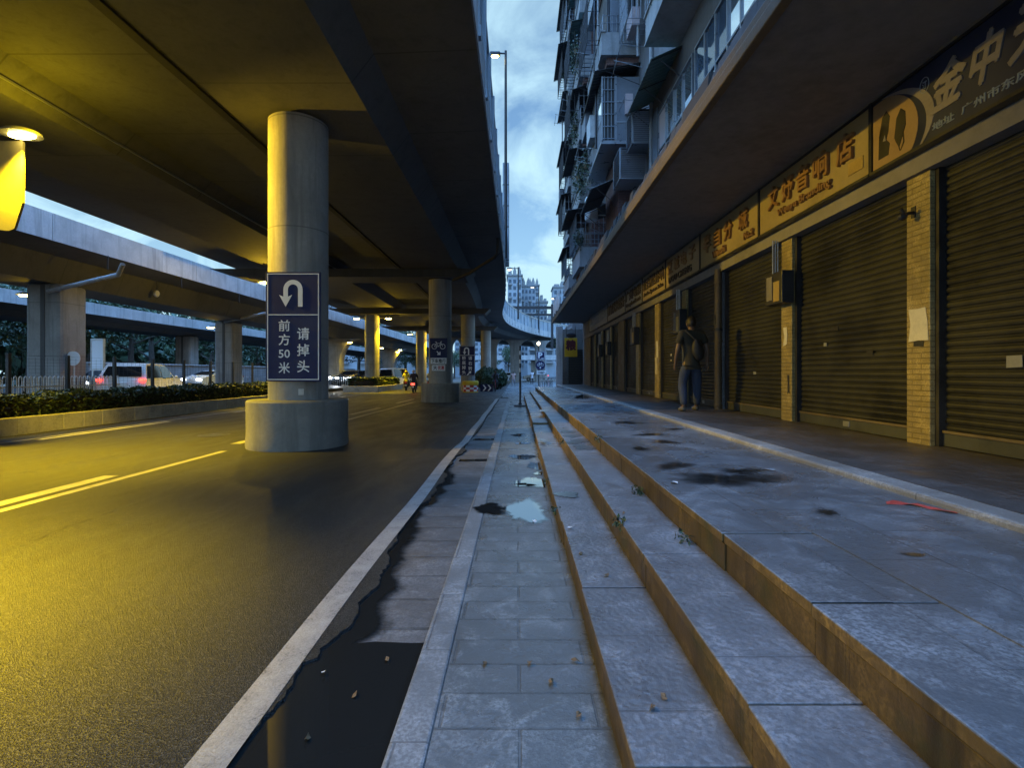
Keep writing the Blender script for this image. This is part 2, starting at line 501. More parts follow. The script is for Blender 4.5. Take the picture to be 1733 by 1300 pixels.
M['glass'] = mat('window_glass', (.05,.08,.12), .04, .2, 1, .0, rvar=.01, spec=1.0)
M['car_glass'] = mat('car_glass', (.012,.014,.016), .06, .2, 1, .0, rvar=.01, spec=.8)
M['alu'] = mat('aluminium_frame', (.26,.28,.31), .4, .2, 5, .5)
M['water'] = None
def water(name, ior, feather):
    m, nt, b = newmat(name)
    b.inputs['Base Color'].default_value = (.014, .015, .015, 1)
    b.inputs['Roughness'].default_value = .03
    b.inputs['IOR'].default_value = ior
    bump(nt, noise(nt, pos(nt), 3.0, 3, .5), .02, .02, b)
    if feather:                       # thin film that dries out towards its rim
        at_ = N(nt, 'ShaderNodeAttribute', attribute_name='depth')
        sm = N(nt, 'ShaderNodeMath', operation='ADD')
        no_ = N(nt, 'ShaderNodeMath', operation='MULTIPLY_ADD'); no_.inputs[1].default_value = .8; no_.inputs[2].default_value = -.40
        nt.links.new(noise(nt, pos(nt), 7, 6, .65, .5), no_.inputs[0])
        nt.links.new(at_.outputs['Fac'], sm.inputs[0]); nt.links.new(no_.outputs[0], sm.inputs[1])
        mr = N(nt, 'ShaderNodeMapRange', interpolation_type='SMOOTHSTEP'); mr.inputs[1].default_value = .18; mr.inputs[2].default_value = feather
        nt.links.new(sm.outputs[0], mr.inputs[0])
        tr = N(nt, 'ShaderNodeBsdfTransparent'); mx = N(nt, 'ShaderNodeMixShader')
        nt.links.new(mr.outputs[0], mx.inputs[0]); nt.links.new(tr.outputs[0], mx.inputs[1]); nt.links.new(b.outputs[0], mx.inputs[2])
        nt.links.new(mx.outputs[0], nt.nodes['Material Output'].inputs[0])
    return m
M['water'] = water('standing_water', 1.33, 0)
M['puddle'] = water('puddle_water', 6.0, .62)
M['sheen'] = water('wet_sheen', 5.0, .55); M['sheen'].node_tree.nodes['Principled BSDF'].inputs['Roughness'].default_value = .32
M['film'] = water('gutter_film', 1.33, .75)
M['damp'] = water('damp_film', 1.45, 1.35); M['damp'].node_tree.nodes['Principled BSDF'].inputs['Roughness'].default_value = .10
def leafmat(name, c1, c2, c3=None):
    m, nt, b = newmat(name)
    g = N(nt, 'ShaderNodeNewGeometry')
    f = g.outputs['Random Per Island']
    nt.links.new(ramp(nt, f, [(0, c1), (.6, c2), (1, c3 or c2)]), b.inputs['Base Color'])
    b.inputs['Roughness'].default_value = .5
    return m
M['hedge_leaf'] = leafmat('hedge_leaf', (.016,.030,.010), (.032,.055,.016), (.09,.12,.035))
M['tree_leaf'] = leafmat('tree_leaf', (.022,.045,.022), (.045,.08,.035), (.07,.11,.05))
M['plant_leaf'] = leafmat('plant_leaf', (.014,.03,.016), (.03,.06,.03), (.05,.09,.04))
M['bark'] = mat('bark', (.09,.07,.055), .9, .4, 3, bmp=.5, bscale=20)

# ================================================================ ground
H0 = 0.13; ST = (.32, .51, .70); SX = (.355, .693, 1.024); WALK_Z = .745
mb = MB(); mb.box(-700, 700, -300, 1500, -.5, -.09); struct(mb.build('ground', M['asphalt']))

# carriageway with its broken right edge
def edge_x(y):
    r = random.Random(int(y*1000))
    base = -1.07 + .05*math.sin(y*2.1) + .03*math.sin(y*5.3+1) + .02*math.sin(y*13)
    if y < 2.6: base = -1.115 + .03*math.sin(y*6)
    if 2.6 <= y < 3.4: base += .09*math.sin((y-2.6)/.8*PI)
    if 4.4 < y < 6.0: base -= .05*math.sin((y-4.4)/1.6*PI)
    if y > 12: base = -1.02 + .015*math.sin(y)
    return base + r.uniform(-.012, .012)
mb = MB()
ys = [-6 + .045*i for i in range(int(36.3/.045))] + [30.3]
vs, fs = [], []
for y in ys:
    vs += [(-75, y, 0), (-3.0, y, 0), (edge_x(y), y, 0), (edge_x(y)+.006, y, -.05)]
for i in range(len(ys)-1):
    for k in range(3):
        fs.append((i*4+k, i*4+k+1, i*4+4+k+1, i*4+4+k))
mb.add(vs, fs)
mb.add([(-75,30.3,0),(14,30.3,0),(14,230,0),(-75,230,0),(-1.02,30.3,-.05),(14,30.3,-.05)], [(0,1,2,3),(4,5,1)])
struct(mb.build('road', M['asphalt']))

# gutter with stone pavers
mb = MB(); mb.box(-1.5, -.47, -6, 30.28, -.085, -.026); struct(mb.build('gutter', M['gutter']))

# kerb and sidewalk
mb = MB()
mb.bbox(-.475, -.325, -6, 30.2, -.08, H0, .012)
struct(mb.build('kerb', M['kerb']))
mb = MB(); mb.box(-.322, SX[0]+.05, -6, 30.2, -.08, H0-.003); struct(mb.build('sidewalk', M['sidewalk']))
mb = MB(); mb.box(-1.0, 16, 30.6, 110, -.05, .012); struct(mb.build('pavement', M['sidewalk']))

# steps: granite face under a thin tread slab that stands proud
def step(y0, y1, i, z, x1, name='step', top='tread'):
    """slab by slab, none quite in line with the next"""
    mb = MB(); x0 = SX[i]; r = random.Random(40+i+int(y0)); y = y0
    mb.box(x0+.035, x1, y0, y1, -.05, z-.046, 2)
    while y < y1-.02:
        d = min(1.25*r.choice((1, 1, 1, .6)), y1-y)
        if y1-y-d < .2: d = y1-y
        j = r.uniform(-.007,.007); h = r.uniform(-.003,.003); a, b_ = y+.004, y+d-.004
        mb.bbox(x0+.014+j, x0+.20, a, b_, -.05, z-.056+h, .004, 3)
        k = len(mb.m)
        mb.bbox(x0+j, x1, a, b_, z-.046+h, z+h, .005, 0)
        for q in range(k, len(mb.m)):
            zz = [mb.v[v][2] for v in mb.f[q]]
            if min(zz) > z+h-.006: mb.m[q] = 1
        y += d
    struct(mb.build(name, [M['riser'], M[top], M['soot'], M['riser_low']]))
step(-6, 11.45, 0, ST[0], SX[1]+.1)
step(11.45, 27.9, 0, ST[0]+.045, SX[1]+.1)
step(-6, 28.1, 1, ST[1], SX[2]+.1)
step(-6, 28.3, 2, ST[2], SX[2]+.5, 'step', 'platform')
mb = MB(); mb.box(SX[2]+.45, 2.54, -6, 28.3, -.05, ST[2]+.0035); struct(mb.build('platform', M['platform']))
mb = MB()
mb.bbox(2.50, 2.70, -6, 32, 0, WALK_Z+.004, .02, 0)
mb.box(2.702, 2.92, -6, 32, 0, WALK_Z+.001, 1)
mb.box(2.92, 4.6, -6, 32, 0, WALK_Z, 2)
struct(mb.build('shop_walkway', [M['border_light'], M['border_dark'], M['walk']]))

# road markings
def marking(pts, w, z=.004):
    mb = MB(); vs, fs = [], []
    for x, y in pts: vs += [(x, y, z), (x+w, y, z)]
    for i in range(len(pts)-1): fs.append((2*i, 2*i+1, 2*i+3, 2*i+2))
    mb.add(vs, fs)
    o = mb.build('road_marking', M['paint']); return struct(o)
marking([(-1.268+.012*math.sin(y*1.3)+(.05 if y > 10.2 else 0)*(1 if y > 10.8 else (y-10.2)/.6), y) for y in [-5+.3*i for i in range(113)]] + [(-1.16, 29.2)], .16)
marking([(-1.16+.1*i, 29.25+.02*i) for i in range(8)], .35)
marking([(-5.66, -6), (-5.66, 9.6)], .13); marking([(-5.52, 11.4), (-5.3, 25.4)], .13)
marking([(-5.1, 27.1), (-5.2, 40)], .13)
for a, b_ in ((-6, 7.3), (10.55, 14.6), (17.9, 21.5), (24.8, 28.6), (32, 36)):
    marking([(-6.03, a), (-6.0, b_)], .21)
marking([(-11.05, -6), (-11.0, 13.5), (-10.9, 40)], .12)
for a, b_ in ((3.5, 7.5), (11.2, 15.4), (18.9, 22.8), (27, 31)):
    marking([(-10.78, a), (-10.75, b_)], .19)
mb = MB(); mb.box(-27.2, -14.75, 2, 90, -.05, .22); struct(mb.build('far_road', M['asphalt']))
for x in (-21.3, -17.6):
    marking([(x, 5), (x, 80)], .13, .224)
mb = MB(); r = random.Random(2); vs, fs = [], []
cr = []
for u, v in ((-60,960),(0,937),(55,917),(110,893),(150,880),(205,861),(240,845),(285,830),(330,817),(380,808)):
    Y = 850*1.5/(v-631); cr.append(Vector(((u-875)*Y/850, Y)))
for i in range(len(cr)-1):
    for k in range(6):
        p = cr[i].lerp(cr[i+1], k/6) + Vector((r.uniform(-.02,.02), r.uniform(-.03,.03))); w = r.uniform(.006,.018)
        vs += [(p.x, p.y-w, .003), (p.x, p.y+w, .003)]
for i in range(len(vs)//2-1): fs.append((2*i, 2*i+2, 2*i+3, 2*i+1))
mb.add(vs, fs); struct(mb.build('road_crack', M['black']))
mh = MB(); mh.lathe([(.36,0),(.36,.004),(.33,.005),(.33,.003),(.02,.003)], (-7.3,12.1,.001), 32)
tag(mh.build('manhole_cover', M['dark_metal']), 'round iron manhole cover in the left lane short of the thick pillar', 'manhole')

# standing water
def puddle(u0, u1, v0, v1, z, seed=0, name='puddle', n=40, mt=None):
    h = 1.5 - z
    r = random.Random(seed); ph = [r.uniform(0, 6.28) for _ in range(5)]
    vs = []
    for k in range(n):
        a = 2*PI*k/n
        q = .78 + .16*math.sin(2*a+ph[0]) + .10*math.sin(3*a+ph[1]) + .08*math.sin(5*a+ph[2]) + .06*math.sin(9*a+ph[3]) + .04*math.sin(14*a+ph[4])
        u = (u0+u1)/2 + (u1-u0)/2*q*math.cos(a); v = (v0+v1)/2 + (v1-v0)/2*q*math.sin(a)
        Y = 850*h/(v-631)
        vs.append(((u-875)*Y/850, Y, z+.003))
    cx = sum(p[0] for p in vs)/n; cy = sum(p[1] for p in vs)/n
    rings = [(.02, 1.0), (.35, 1.0), (.7, .75), (1.0, .35), (1.3, 0.0)]
    pv, dep = [], []
    for q, d in rings:
        for p in vs: pv.append((cx+(p[0]-cx)*q, cy+(p[1]-cy)*q, p[2])); dep.append(d)
    lim = .30 if z == H0 else None
    if lim: pv = [(max(-.47, min(lim+.04, x)), y, zz) for x, y, zz in pv]
    fs = [(r*n+k, r*n+(k+1)%n, (r+1)*n+(k+1)%n, (r+1)*n+k) for r in range(len(rings)-1) for k in range(n)] + [list(range(n))]
    mb = MB(); mb.add(pv, fs)
    o = mb.build(name, mt or M['puddle'])
    at_ = o.data.attributes.new('depth', 'FLOAT', 'POINT'); at_.data.foreach_set('value', dep)
    return struct(o)
SW = H0
for i, (a, b_, c, d) in enumerate([(838,940,845,886),(868,938,806,829),(886,930,782,797),(860,908,768,779),
        (868,905,817,826),(862,895,734,739),(790,868,852,872),(868,900,748,753),(902,936,797,806)]):
    puddle(a, b_, c, d, SW, i)
puddle(938, 982, 830, 845, ST[0]+.003, 21, mt=M['sheen']); puddle(912, 926, 742, 748, ST[0]+.05, 22, mt=M['sheen'])
for i, (a, b_, c, d) in enumerate([(955,1002,742,752),(966,1012,752,763),(945,978,728,734),(905,935,693,697),(950,990,735,741)]):
    puddle(a, b_, c, d, ST[1]+.003, 30+i, mt=M['sheen'])
for i, (a, b_, c, d) in enumerate([(1098,1185,780,797),(1120,1350,792,832),(1090,1160,744,753),(1055,1145,733,739),(1062,1105,755,764),
        (1030,1090,712,719),(1515,1580,935,945),(1375,1425,860,876),(965,1020,667,675),(1000,1075,663,672),(1210,1300,790,806),
        (1120,1165,724,729),(975,1010,656,661)]):
    puddle(a, b_, c, d, ST[2]+.003, 50+i, mt=M['damp'] if c > 676 else None)
# the gutter: deep water beside the camera, thin water along the broken asphalt edge
mb = MB()
pts_l = [(edge_x(y)-.02, y, -.016) for y in [-6+.1*i for i in range(88)]]
mb.add([(-.47,-6,-.016)] + pts_l + [(-.95,2.80,-.016),(-.80,2.83,-.016),(-.6,2.815,-.016),(-.47,2.82,-.016)], [list(range(len(pts_l)+5))])
for y, d in ((8.6,.25),(11.3,.3)):
    mb.add([(-1.0,y,-.0168),(-.48,y+.05,-.0168),(-.48,y+d,-.0168),(-1.0,y+d*.8,-.0168)], [(0,1,2,3)])
struct(mb.build('gutter_water', M['water']))
ys = [2.7+.05*i for i in range(110)]
vs, fs, dep = [], [], []
for y in ys:                                       # thin water along the broken edge, drying out over the pavers
    w = .10*max(.12, abs(math.sin(y*1.5+.3)))*(1 if y < 4.2 else .8 if y < 6.2 else .3) + .02*math.sin(y*11)
    e = edge_x(y)
    vs += [(e-.02, y, -.0165), (e+.03+w*.6, y, -.0165), (e+.05+w, y, -.0165), (min(-.476, e+.17+w*1.1), y, -.0165)]; dep += [1, 1, .55, 0]
for i in range(len(ys)-1):
    for k in range(3): fs.append((4*i+k, 4*i+k+1, 4*i+5+k, 4*i+4+k))
mb = MB(); mb.add(vs, fs); o = mb.build('gutter_water', M['film'])
o.data.attributes.new('depth', 'FLOAT', 'POINT').data.foreach_set('value', dep); struct(o)

# ================================================================ viaduct
def path_pts(P, step=1.5):
    """Catmull-Rom through P"""
    out = []
    Q = [Vector((2*P[0][0]-P[1][0], 2*P[0][1]-P[1][1]))] + [Vector(p) for p in P] + [Vector((2*P[-1][0]-P[-2][0], 2*P[-1][1]-P[-2][1]))]
    for i in range(1, len(Q)-2):
        n = max(1, int((Q[i+1]-Q[i]).length/step))
        for k in range(n):
            t = k/n; p0, p1, p2, p3 = Q[i-1:i+3]
            out.append(.5*((2*p1)+(-p0+p2)*t+(2*p0-5*p1+4*p2-p3)*t*t+(-p0+3*p1-3*p2+p3)*t**3))
    out.append(Q[-2]); return out
def sweep(mb, path, prof, mi=0, closed=True):
    """prof = (d to the left of the path, z), swept along the path"""
    n = len(prof); vs, fs = [], []
    for i, p in enumerate(path):
        t = (path[min(i+1, len(path)-1)] - path[max(i-1, 0)]).normalized()
        l = Vector((-t.y, t.x))
        for d, z in prof: vs.append((p.x + l.x*d, p.y + l.y*d, z))
    m_ = n if closed else n-1
    for i in range(len(path)-1):
        for k in range(m_):
            k2 = (k+1) % n
            fs.append((i*n+k, (i+1)*n+k, (i+1)*n+k2, i*n+k2))
    if closed:
        fs.append(list(range(n))); fs.append([(len(path)-1)*n+k for k in range(n)][::-1])
    return mb.add(vs, fs, mi)
def frame_at(path, s):
    acc = 0
    for i in range(len(path)-1):
        L = (path[i+1]-path[i]).length
        if acc + L >= s:
            t = (path[i+1]-path[i])/L
            return path[i] + t*(s-acc), t
        acc += L
    return path[-1], (path[-1]-path[-2]).normalized()

EDGE = path_pts([(-.72,-14),(-.72,0),(-.72,15),(-.74,30),(-.98,40),(-1.45,50),(-1.15,59),(.15,67),(2.3,75),(5.3,82.5),(11,92),(19,102),(28,111)])
via = root('viaduct', (-7.8, 30, 0), 'long grey concrete viaduct with two box girders roofing the road and curving right far ahead', 'viaduct')
mb = MB()
SOF = 6.7
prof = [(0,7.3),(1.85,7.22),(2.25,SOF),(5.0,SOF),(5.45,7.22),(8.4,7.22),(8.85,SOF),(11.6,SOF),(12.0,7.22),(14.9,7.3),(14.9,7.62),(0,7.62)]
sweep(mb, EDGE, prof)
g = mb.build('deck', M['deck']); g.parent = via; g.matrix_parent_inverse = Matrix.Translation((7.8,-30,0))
PI_ = Matrix.Translation((7.8,-30,0))
def vpart(mb, name, mats):
    o = mb.build(name, mats, via); o.matrix_parent_inverse = PI_; return o
mb = MB(); sweep(mb, EDGE, [(-.03,7.34),(-.03,8.25),(.2,8.25),(.28,7.62),(.0,7.622),(.0,7.34)]); vpart(mb, 'parapet', M['parapet'])
mb = MB(); sweep(mb, EDGE, [(14.62,7.622),(14.7,8.3),(14.93,8.3),(14.93,7.30)]); vpart(mb, 'parapet', M['parapet'])
mb = MB(); sweep(mb, EDGE, [(.05,8.252),(.05,9.75),(.09,9.75),(.09,8.252)]); vpart(mb, 'noise_barrier', M['barrier'])
mb = MB(); sweep(mb, EDGE, [(.0,9.752),(.0,9.86),(.14,9.86),(.14,9.752)]); vpart(mb, 'barrier_rail', M['galv'])
post = MB(); post.box(-.06, .06, -.05, .05, 7.5, 9.751).box(-.075,.075,-.075,.05,7.5,7.7)
post_me = post.mesh('barrier_post', M['barrier'])
s = 1.0
while s < 128:
    p, t = frame_at(EDGE, s)
    o = bpy.data.objects.new('barrier_post', post_me); C.objects.link(o); o.parent = via; o.matrix_parent_inverse = PI_
    o.location = (p.x + t.y*.0 + .0, p.y, 0); o.rotation_euler = (0,0,math.atan2(t.y, t.x))
    s += 2.0
# dark strip painting the shaded gap between girders, scuppers and service conduit
mb = MB(); sweep(mb, EDGE[:36], [(5.62,7.16),(5.62,7.215),(5.80,7.215),(5.80,7.16)]); vpart(mb, 'dark_gap_strip', M['soot'])
mb = MB(); sweep(mb, EDGE[:30], [(8.62,6.86),(8.62,6.90),(8.66,6.90),(8.66,6.86)]); vpart(mb, 'conduit', M['grey_metal'])
# expansion joints: bands across the soffit at the second, third and fourth pier
for y in (26.0, 41.6, 57.2):
    mb = MB()
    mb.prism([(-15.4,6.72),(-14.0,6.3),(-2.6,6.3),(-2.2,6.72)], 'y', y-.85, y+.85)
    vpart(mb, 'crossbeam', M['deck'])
# drain pipe under the wing
mb = MB(); mb.tube([(-.8,21.2,7.2),(-.8,21.2,6.55),(-.95,21.3,6.4),(-2.2,23.6,6.2),(-3.2,25.2,6.15)], .075, 8); vpart(mb, 'drain_pipe', M['soot'])

# pillars
def pillar(name, x, y, label, group, top=SOF, drum=True, r=.58, tall=.95):
    o = root(name, (x, y, 0), label, 'pillar', group)
    mb = MB()
    mb.lathe([(r,(tall if drum else 0)-.05),(r,3.0),(r,top-.05),(r-.10,top-.045),(r-.10,top)], n=48)
    mb.build('shaft', M['column'], o)
    if drum:
        mb = MB(); mb.lathe([(.98,-.02),(.99,.05),(.975,.3),(.98,tall-.03),(.95,tall),(r+.02,tall+.004)], n=56)
        mb.build('plinth', M['drum'], o)
    return o
GP = 'round viaduct pillars along the carriageway'
PIL = [
 (-4.54,10.45,'thick round pillar on a drum plinth carrying the big blue sign reading 50',True),
 (-3.98,26.0,'round pillar on a drum plinth carrying the bicycle sign and two small plates',True),
 (-4.06,41.6,'round pillar behind the checkered crash barrel, carrying the smaller blue turn sign',False),
 (-3.55,57.2,'bare round pillar just beyond the dark clipped bushes',False),
 (-11.6,10.45,'yellow lit pillar cut by the left edge of the picture, with a glaring lamp',False),
 (-11.45,26.0,'round pillar of the left row hidden behind the big turn sign pillar',False),
 (-12.0,41.6,'slim round pillar rising from the small planted traffic island, lamps on both sides',False),
 (-10.9,57.2,'farthest pillar of the left row with lamps, seen beside the bicycle sign pillar',False)]
for x, y, l, d in PIL:
    if y == 26.0 and x < -10: continue
    pillar('viaduct_pillar', x, y, l, GP, SOF if y < 20 else 6.32, d)
# dado on column one's top: dark bearing gap
# ================================================================ other flyovers
def flyover(name, label, x, y0, y1, w, sof, top, base, mats, cols):
    o = root(name, (x, y0, 0), label, 'flyover')
    P = [Vector((0, 0)), Vector((0, y1-y0))]
    mb = MB()
    sweep(mb, P, [(0,base),(1.3,base-.25),(1.7,sof),(w-1.7,sof),(w-1.3,base-.25),(w,base),(w,base+.25),(0,base+.25)])
    mb.build('deck', M['deck'], o)
    mb = MB(); n = int((y1-y0)/8)
    for k in range(n):
        a = k*(y1-y0)/n; b_ = (k+1)*(y1-y0)/n - .03
        mb.prism([(.03,base-.03),(.03,top),(-.17,top),(-.24,base+.252),(.0,base+.252),(.0,base-.03)], 'y', a, b_)
    mb.build('parapet', M['parapet'], o)
    mb = MB(); mb.box(-w-.02, -w+.2, 0, y1-y0, base+.252, top); mb.build('parapet', M['parapet'], o)
    return o
fc = flyover('ramp_flyover', 'lower concrete flyover beyond the hedge with a sky lit stained parapet', -17.45, 2, 120, 5.6, 5.2, 7.5, 6.5, M, None)
mb = MB()
for y in (12.6, 16.9, 21.4, 26.1, 31.5, 37): mb.box(.0, .035, y-2-.02, y-2+.02, 5.9, 6.5)
mb.build('drip_stain', M['soot'], fc)
fe = flyover('far_flyover', 'thin pale flyover seen between the pillars far to the left', -27.0, 6, 140, 6.0, 4.7, 5.95, 5.25, M, None)

def rect_pillar(name, x, y, w, d, top, label, group=None):
    o = root(name, (x, y, 0), label, 'pillar', group)
    mb = MB(); mb.bbox(-w/2, w/2, -d/2, d/2, 0, top, .14); mb.build('shaft', M['column'], o)
    mb = MB(); mb.box(-.09, .09, -d/2-.02, -d/2+.01, .1, top-.05); mb.build('recess_shade_strip', M['deck'], o)  # raised dark strip, a recess's shade put into its colour
    return o
GF = 'pillars under the lower flyover'
rect_pillar('flyover_pillar', -19.5, 21.3, 1.45, 1.3, 5.19, 'broad pillar with a lamp and sloping drain pipe behind the parked dark car', GF)
rect_pillar('flyover_pillar', -21.0, 36.6, 1.35, 1.3, 5.19, 'second broad flyover pillar, right behind the mesh fence and beside the turn sign', GF)
rect_pillar('flyover_pillar', -28.9, 44.0, 1.3, 1.3, 4.69, 'pale pillar of the far flyover, left of the second broad flyover pillar', 'pillars under the far flyover')
def flared(name, x, y, w, top, fl, d, label, group, left=True, right=True):
    """pillar whose sides curve out at the head like half arches"""
    o = root(name, (x, y, 0), label, 'pillar', group)
    poly = [(-w/2, 0), (w/2, 0)]
    k = 10
    if right: poly += [(w/2 + fl*(1-math.cos(a)), top-fl*1.35 + fl*1.35*math.sin(a)) for a in [PI/2*i/k for i in range(k+1)]]
    else: poly += [(w/2, top)]
    if left: poly += [(-w/2 - fl*(1-math.cos(a)), top-fl*1.35 + fl*1.35*math.sin(a)) for a in [PI/2*i/k for i in range(k, -1, -1)]]
    else: poly += [(-w/2, top)]
    mb = MB(); mb.prism(poly, 'y', -d/2, d/2); mb.build('shaft', M['column'], o)
    return o
flared('flared_pillar', -20.0, 55, 1.6, 5.19, 2.0, 1.5, 'flared pillar with a half arch head, left of the planted traffic island', GF)
flared('flared_pillar', -20.0, 79, 1.6, 5.19, 2.3, 1.5, 'flared pillar with a half arch head, above the white van', GF)
GA = 'arched pillars under the far bend of the viaduct'
for u, l in ((756,'arched pillar seen between the two blue pillar signs'), (790,'arched pillar hidden behind the smaller turn sign'),(832,'arched pillar directly above the dark clipped bushes'),(872,'arched pillar left of the slim post on the sidewalk'),(914,'arched pillar behind the parking sign'),(957,'arched pillar beyond the pale building column')):
    Y = 80 + (u-872)*.045
    flared('arched_pillar', (u-875)*Y/850, Y, 1.55, 6.69, 1.18, 2.2, l, GA)
# distant cross bridge
br = root('cross_bridge', (-20, 150, 0), 'pale bridge crossing far behind the arched pillars', 'bridge')
mb = MB(); mb.box(-60, 40, -4, 4, 5.2, 6.6); mb.build('deck', M['parapet'], br)
for x in range(-50, 40, 15):
    mb = MB(); mb.box(x-.8, x+.8, -1, 1, 0, 5.19); mb.build('pier', M['column'], br)

# ================================================================ apartment building with shops below
FX = 4.15
BY0, BY1 = -6.0, 34.0
apt = root('apartment_building', (0, 0, 0), 'tall old apartment building over a shuttered shop row, its canopy covering the walkway', 'building')
mb = MB(); mb.box(4.46, 10, BY0, BY1, 0, 4.83); mb.box(4.22, 4.46, BY0, 32.2, 3.80, 4.64); mb.build('ground_floor', M['render_wall'], apt)
mb = MB(); mb.box(FX, 10, 3.0, BY1, 4.86, 30); mb.build('wall', [M['render_wall']], apt)
# canopy
mb = MB()
mb.box(2.30, 4.22, BY0, 32.0, 4.655, 4.84)
mb.box(4.1, 4.4, BY0, 32.0, 4.63, 4.653)
mb.build('canopy', M['canopy'], apt)
mb = MB(); mb.bbox(2.20, 2.298, BY0, 32.0, 4.60, 4.73, .012); mb.bbox(2.23, 2.298, BY0, 32.0, 4.732, 4.86, .012); mb.build('canopy_fascia', M['fascia'], apt)
mb = MB(); r = random.Random(3)
y = BY0
while y < 32:
    d = r.uniform(.12, .5); h = r.uniform(.12, .3)
    mb.prism([(2.25,4.842),(2.75,4.842),(2.75,4.842+h),(2.27+r.uniform(0,.04),4.862+h*.9)], 'y', y, y+d)
    y += d
mb.build('canopy_upstand', M['soot'], apt)
mb = MB(); mb.box(4.20, 4.47, BY0, 32.0, 3.60, 3.79); mb.build('lintel', M['canopy'], apt)

PIERS = [(-.1,.3,'tile'),(2.5,2.85,'tile'),(5.17,5.48,'tile'),(7.77,8.08,'tile'),(10.40,10.78,'mosaic'),(12.62,12.95,'tile'),(15.06,15.5,'tile'),
         (17.5,17.95,'tile'),(19.96,21.1,'plain'),(22.7,22.95,'tile'),(25.0,25.3,'tile'),(27.3,27.6,'tile'),(29.2,31.9,'plain')]
def shutter_mesh(y0, y1, z0, z1, x=4.385):
    mb = MB(); prof = []; z = z0
    while z < z1 - .01:
        prof += [(x, z), (x-.016, z+.016), (x-.020, z+.036), (x-.016, z+.056), (x, z+.072)]
        z += .078
    vs, fs = [], []
    for px, pz in prof: vs += [(px, y0, pz), (px, y1, pz)]
    for i in range(len(prof)-1): fs.append((2*i, 2*i+1, 2*i+3, 2*i+2))
    return mb.add(vs, fs)
for i, (a, b_, k) in enumerate(PIERS):
    mb = MB()
    mt = {'tile': M['pier_tile_side'], 'mosaic': M['mosaic'], 'plain': M['fascia']}[k]
    mb.bbox(4.25, 4.52, a, b_, .70, 3.598, .008)
    mb.build('brick_pier', mt, apt)
    if i + 1 < len(PIERS):
        ya, yb = b_, PIERS[i+1][0]
        sh = shutter_mesh(ya+.05, yb-.05, .90, 3.60).build('roller_shutter', M['shutter'], apt)
        mb = MB(); mb.bbox(4.345, 4.39, ya+.05, yb-.05, .752, .90, .006); mb.build('bottom_panel', M['shutter_panel'], sh)
        mb = MB(); mb.bbox(4.325, 4.343, ya+.06, yb-.06, .885, .915, .004); mb.build('bottom_bar', M['shutter_bar'], sh)
        for yy in (ya+.002, yb-.052):
            mb = MB(); mb.box(4.30, 4.40, yy, yy+.05, .746, 3.6); mb.build('guide_rail', M['dark_metal'], sh)
        if i % 2 == 0:
            mb = MB(); mb.bbox(4.335, 4.36, (ya+yb)/2-.06, (ya+yb)/2+.06, .79, .86, .005); mb.build('lock', M['grey_metal'], sh)

# ---- signs over the shops
M['sg_cream'] = mat('faded_cream_board', (.27,.215,.11), .55, .22, 1.6)
M['sg_brown'] = mat('faded_tan_board', (.33,.26,.16), .6, .25, 1.8)
M['sg_grey'] = mat('faded_grey_board', (.24,.25,.26), .6, .2, 1.8)
M['sg_navy'] = mat('navy_board', (.014,.022,.060), .45, .2, 2)
M['sg_orange'] = mat('orange_letter', (.22,.12,.05), .45, .25, 3)
M['sg_dark'] = mat('dark_letter', (.05,.035,.03), .5, .2, 4)
M['sg_tan'] = mat('apricot_disc', (.30,.20,.10), .5, .15, 3)
M['sg_letter'] = mat('pale_letter', (.24,.215,.20), .5, .2, 4)
M['sg_pale'] = mat('pale_blue_letter', (.22,.27,.33), .5, .2, 4)
M['sg_gold'] = mat('brass_plate', (.36,.26,.09), .45, .2, 4)
SGZ0, SGZ1 = 3.82, 4.60
def shop_sign(y0, y1, board, label, lines, bold_depth=.02):
    """y0 < y1; lines: (text, x0, x1, z0, z1, material) in fractions of the board, x from the far (left) end"""
    L = y1 - y0 - .05
    o = root('shop_sign', (4.12, (y0+y1)/2, 0), label, 'sign', 'sign boards over the shop row', rz=-PI/2)
    mb = MB(); mb.bbox(-L/2, L/2, 0, .095, SGZ0, SGZ1, .006); mb.build('board', board, o)
    mb = MB()
    f = .035
    mb.box(-L/2-.012, L/2+.012, -.012, .09, SGZ1+.002, SGZ1+f).box(-L/2-.012, L/2+.012, -.03, .09, SGZ0-f, SGZ0-.002)
    mb.box(-L/2-.022, -L/2-.002, -.02, .09, SGZ0-f, SGZ1+f).box(L/2+.002, L/2+.022, -.02, .09, SGZ0-f, SGZ1+f)
    mb.build('edging', M['dark_metal'], o)
    for t, xa, xb, za, zb, mt in lines:
        w = (xb-xa)*L; h = (zb-za)*(SGZ1-SGZ0)
        tm = text_mb(t, .4, bold_depth, .012, fit=(w, h))
        tm.xf(Matrix.Translation((-L/2 + (xa+xb)/2*L, -bold_depth-.001, SGZ0 + (za+zb)/2*(SGZ1-SGZ0))))
        tm.build('lettering', mt, o)
    return o, L
s1, L = shop_sign(2.95, 5.84, M['sg_navy'], 'navy shop sign with pale brush characters and an apricot disc holding two black shapes', [])
def flat(o, name, poly, mt, d):
    mb = MB(); mb.prism(poly, 'y', -d, .002); return mb.build(name, mt, o)
zc = (SGZ0+SGZ1)/2
cx = -L/2+.06; R0 = .60
arc = [(cx+.0+R0*math.cos(a)*1.0, zc-.12+R0*.72*math.sin(a)*1.15) for a in [(-.9+i*(2.45)/20) for i in range(21)]]
arc = [(min(x, L/2), max(SGZ0+.012, min(SGZ1-.03, z))) for x, z in arc]
flat(s1, 'disc', [(-L/2+.01, SGZ0+.012)] + arc + [(-L/2+.01, SGZ1-.03)], M['sg_tan'], .004)
o_, i_ = [], []
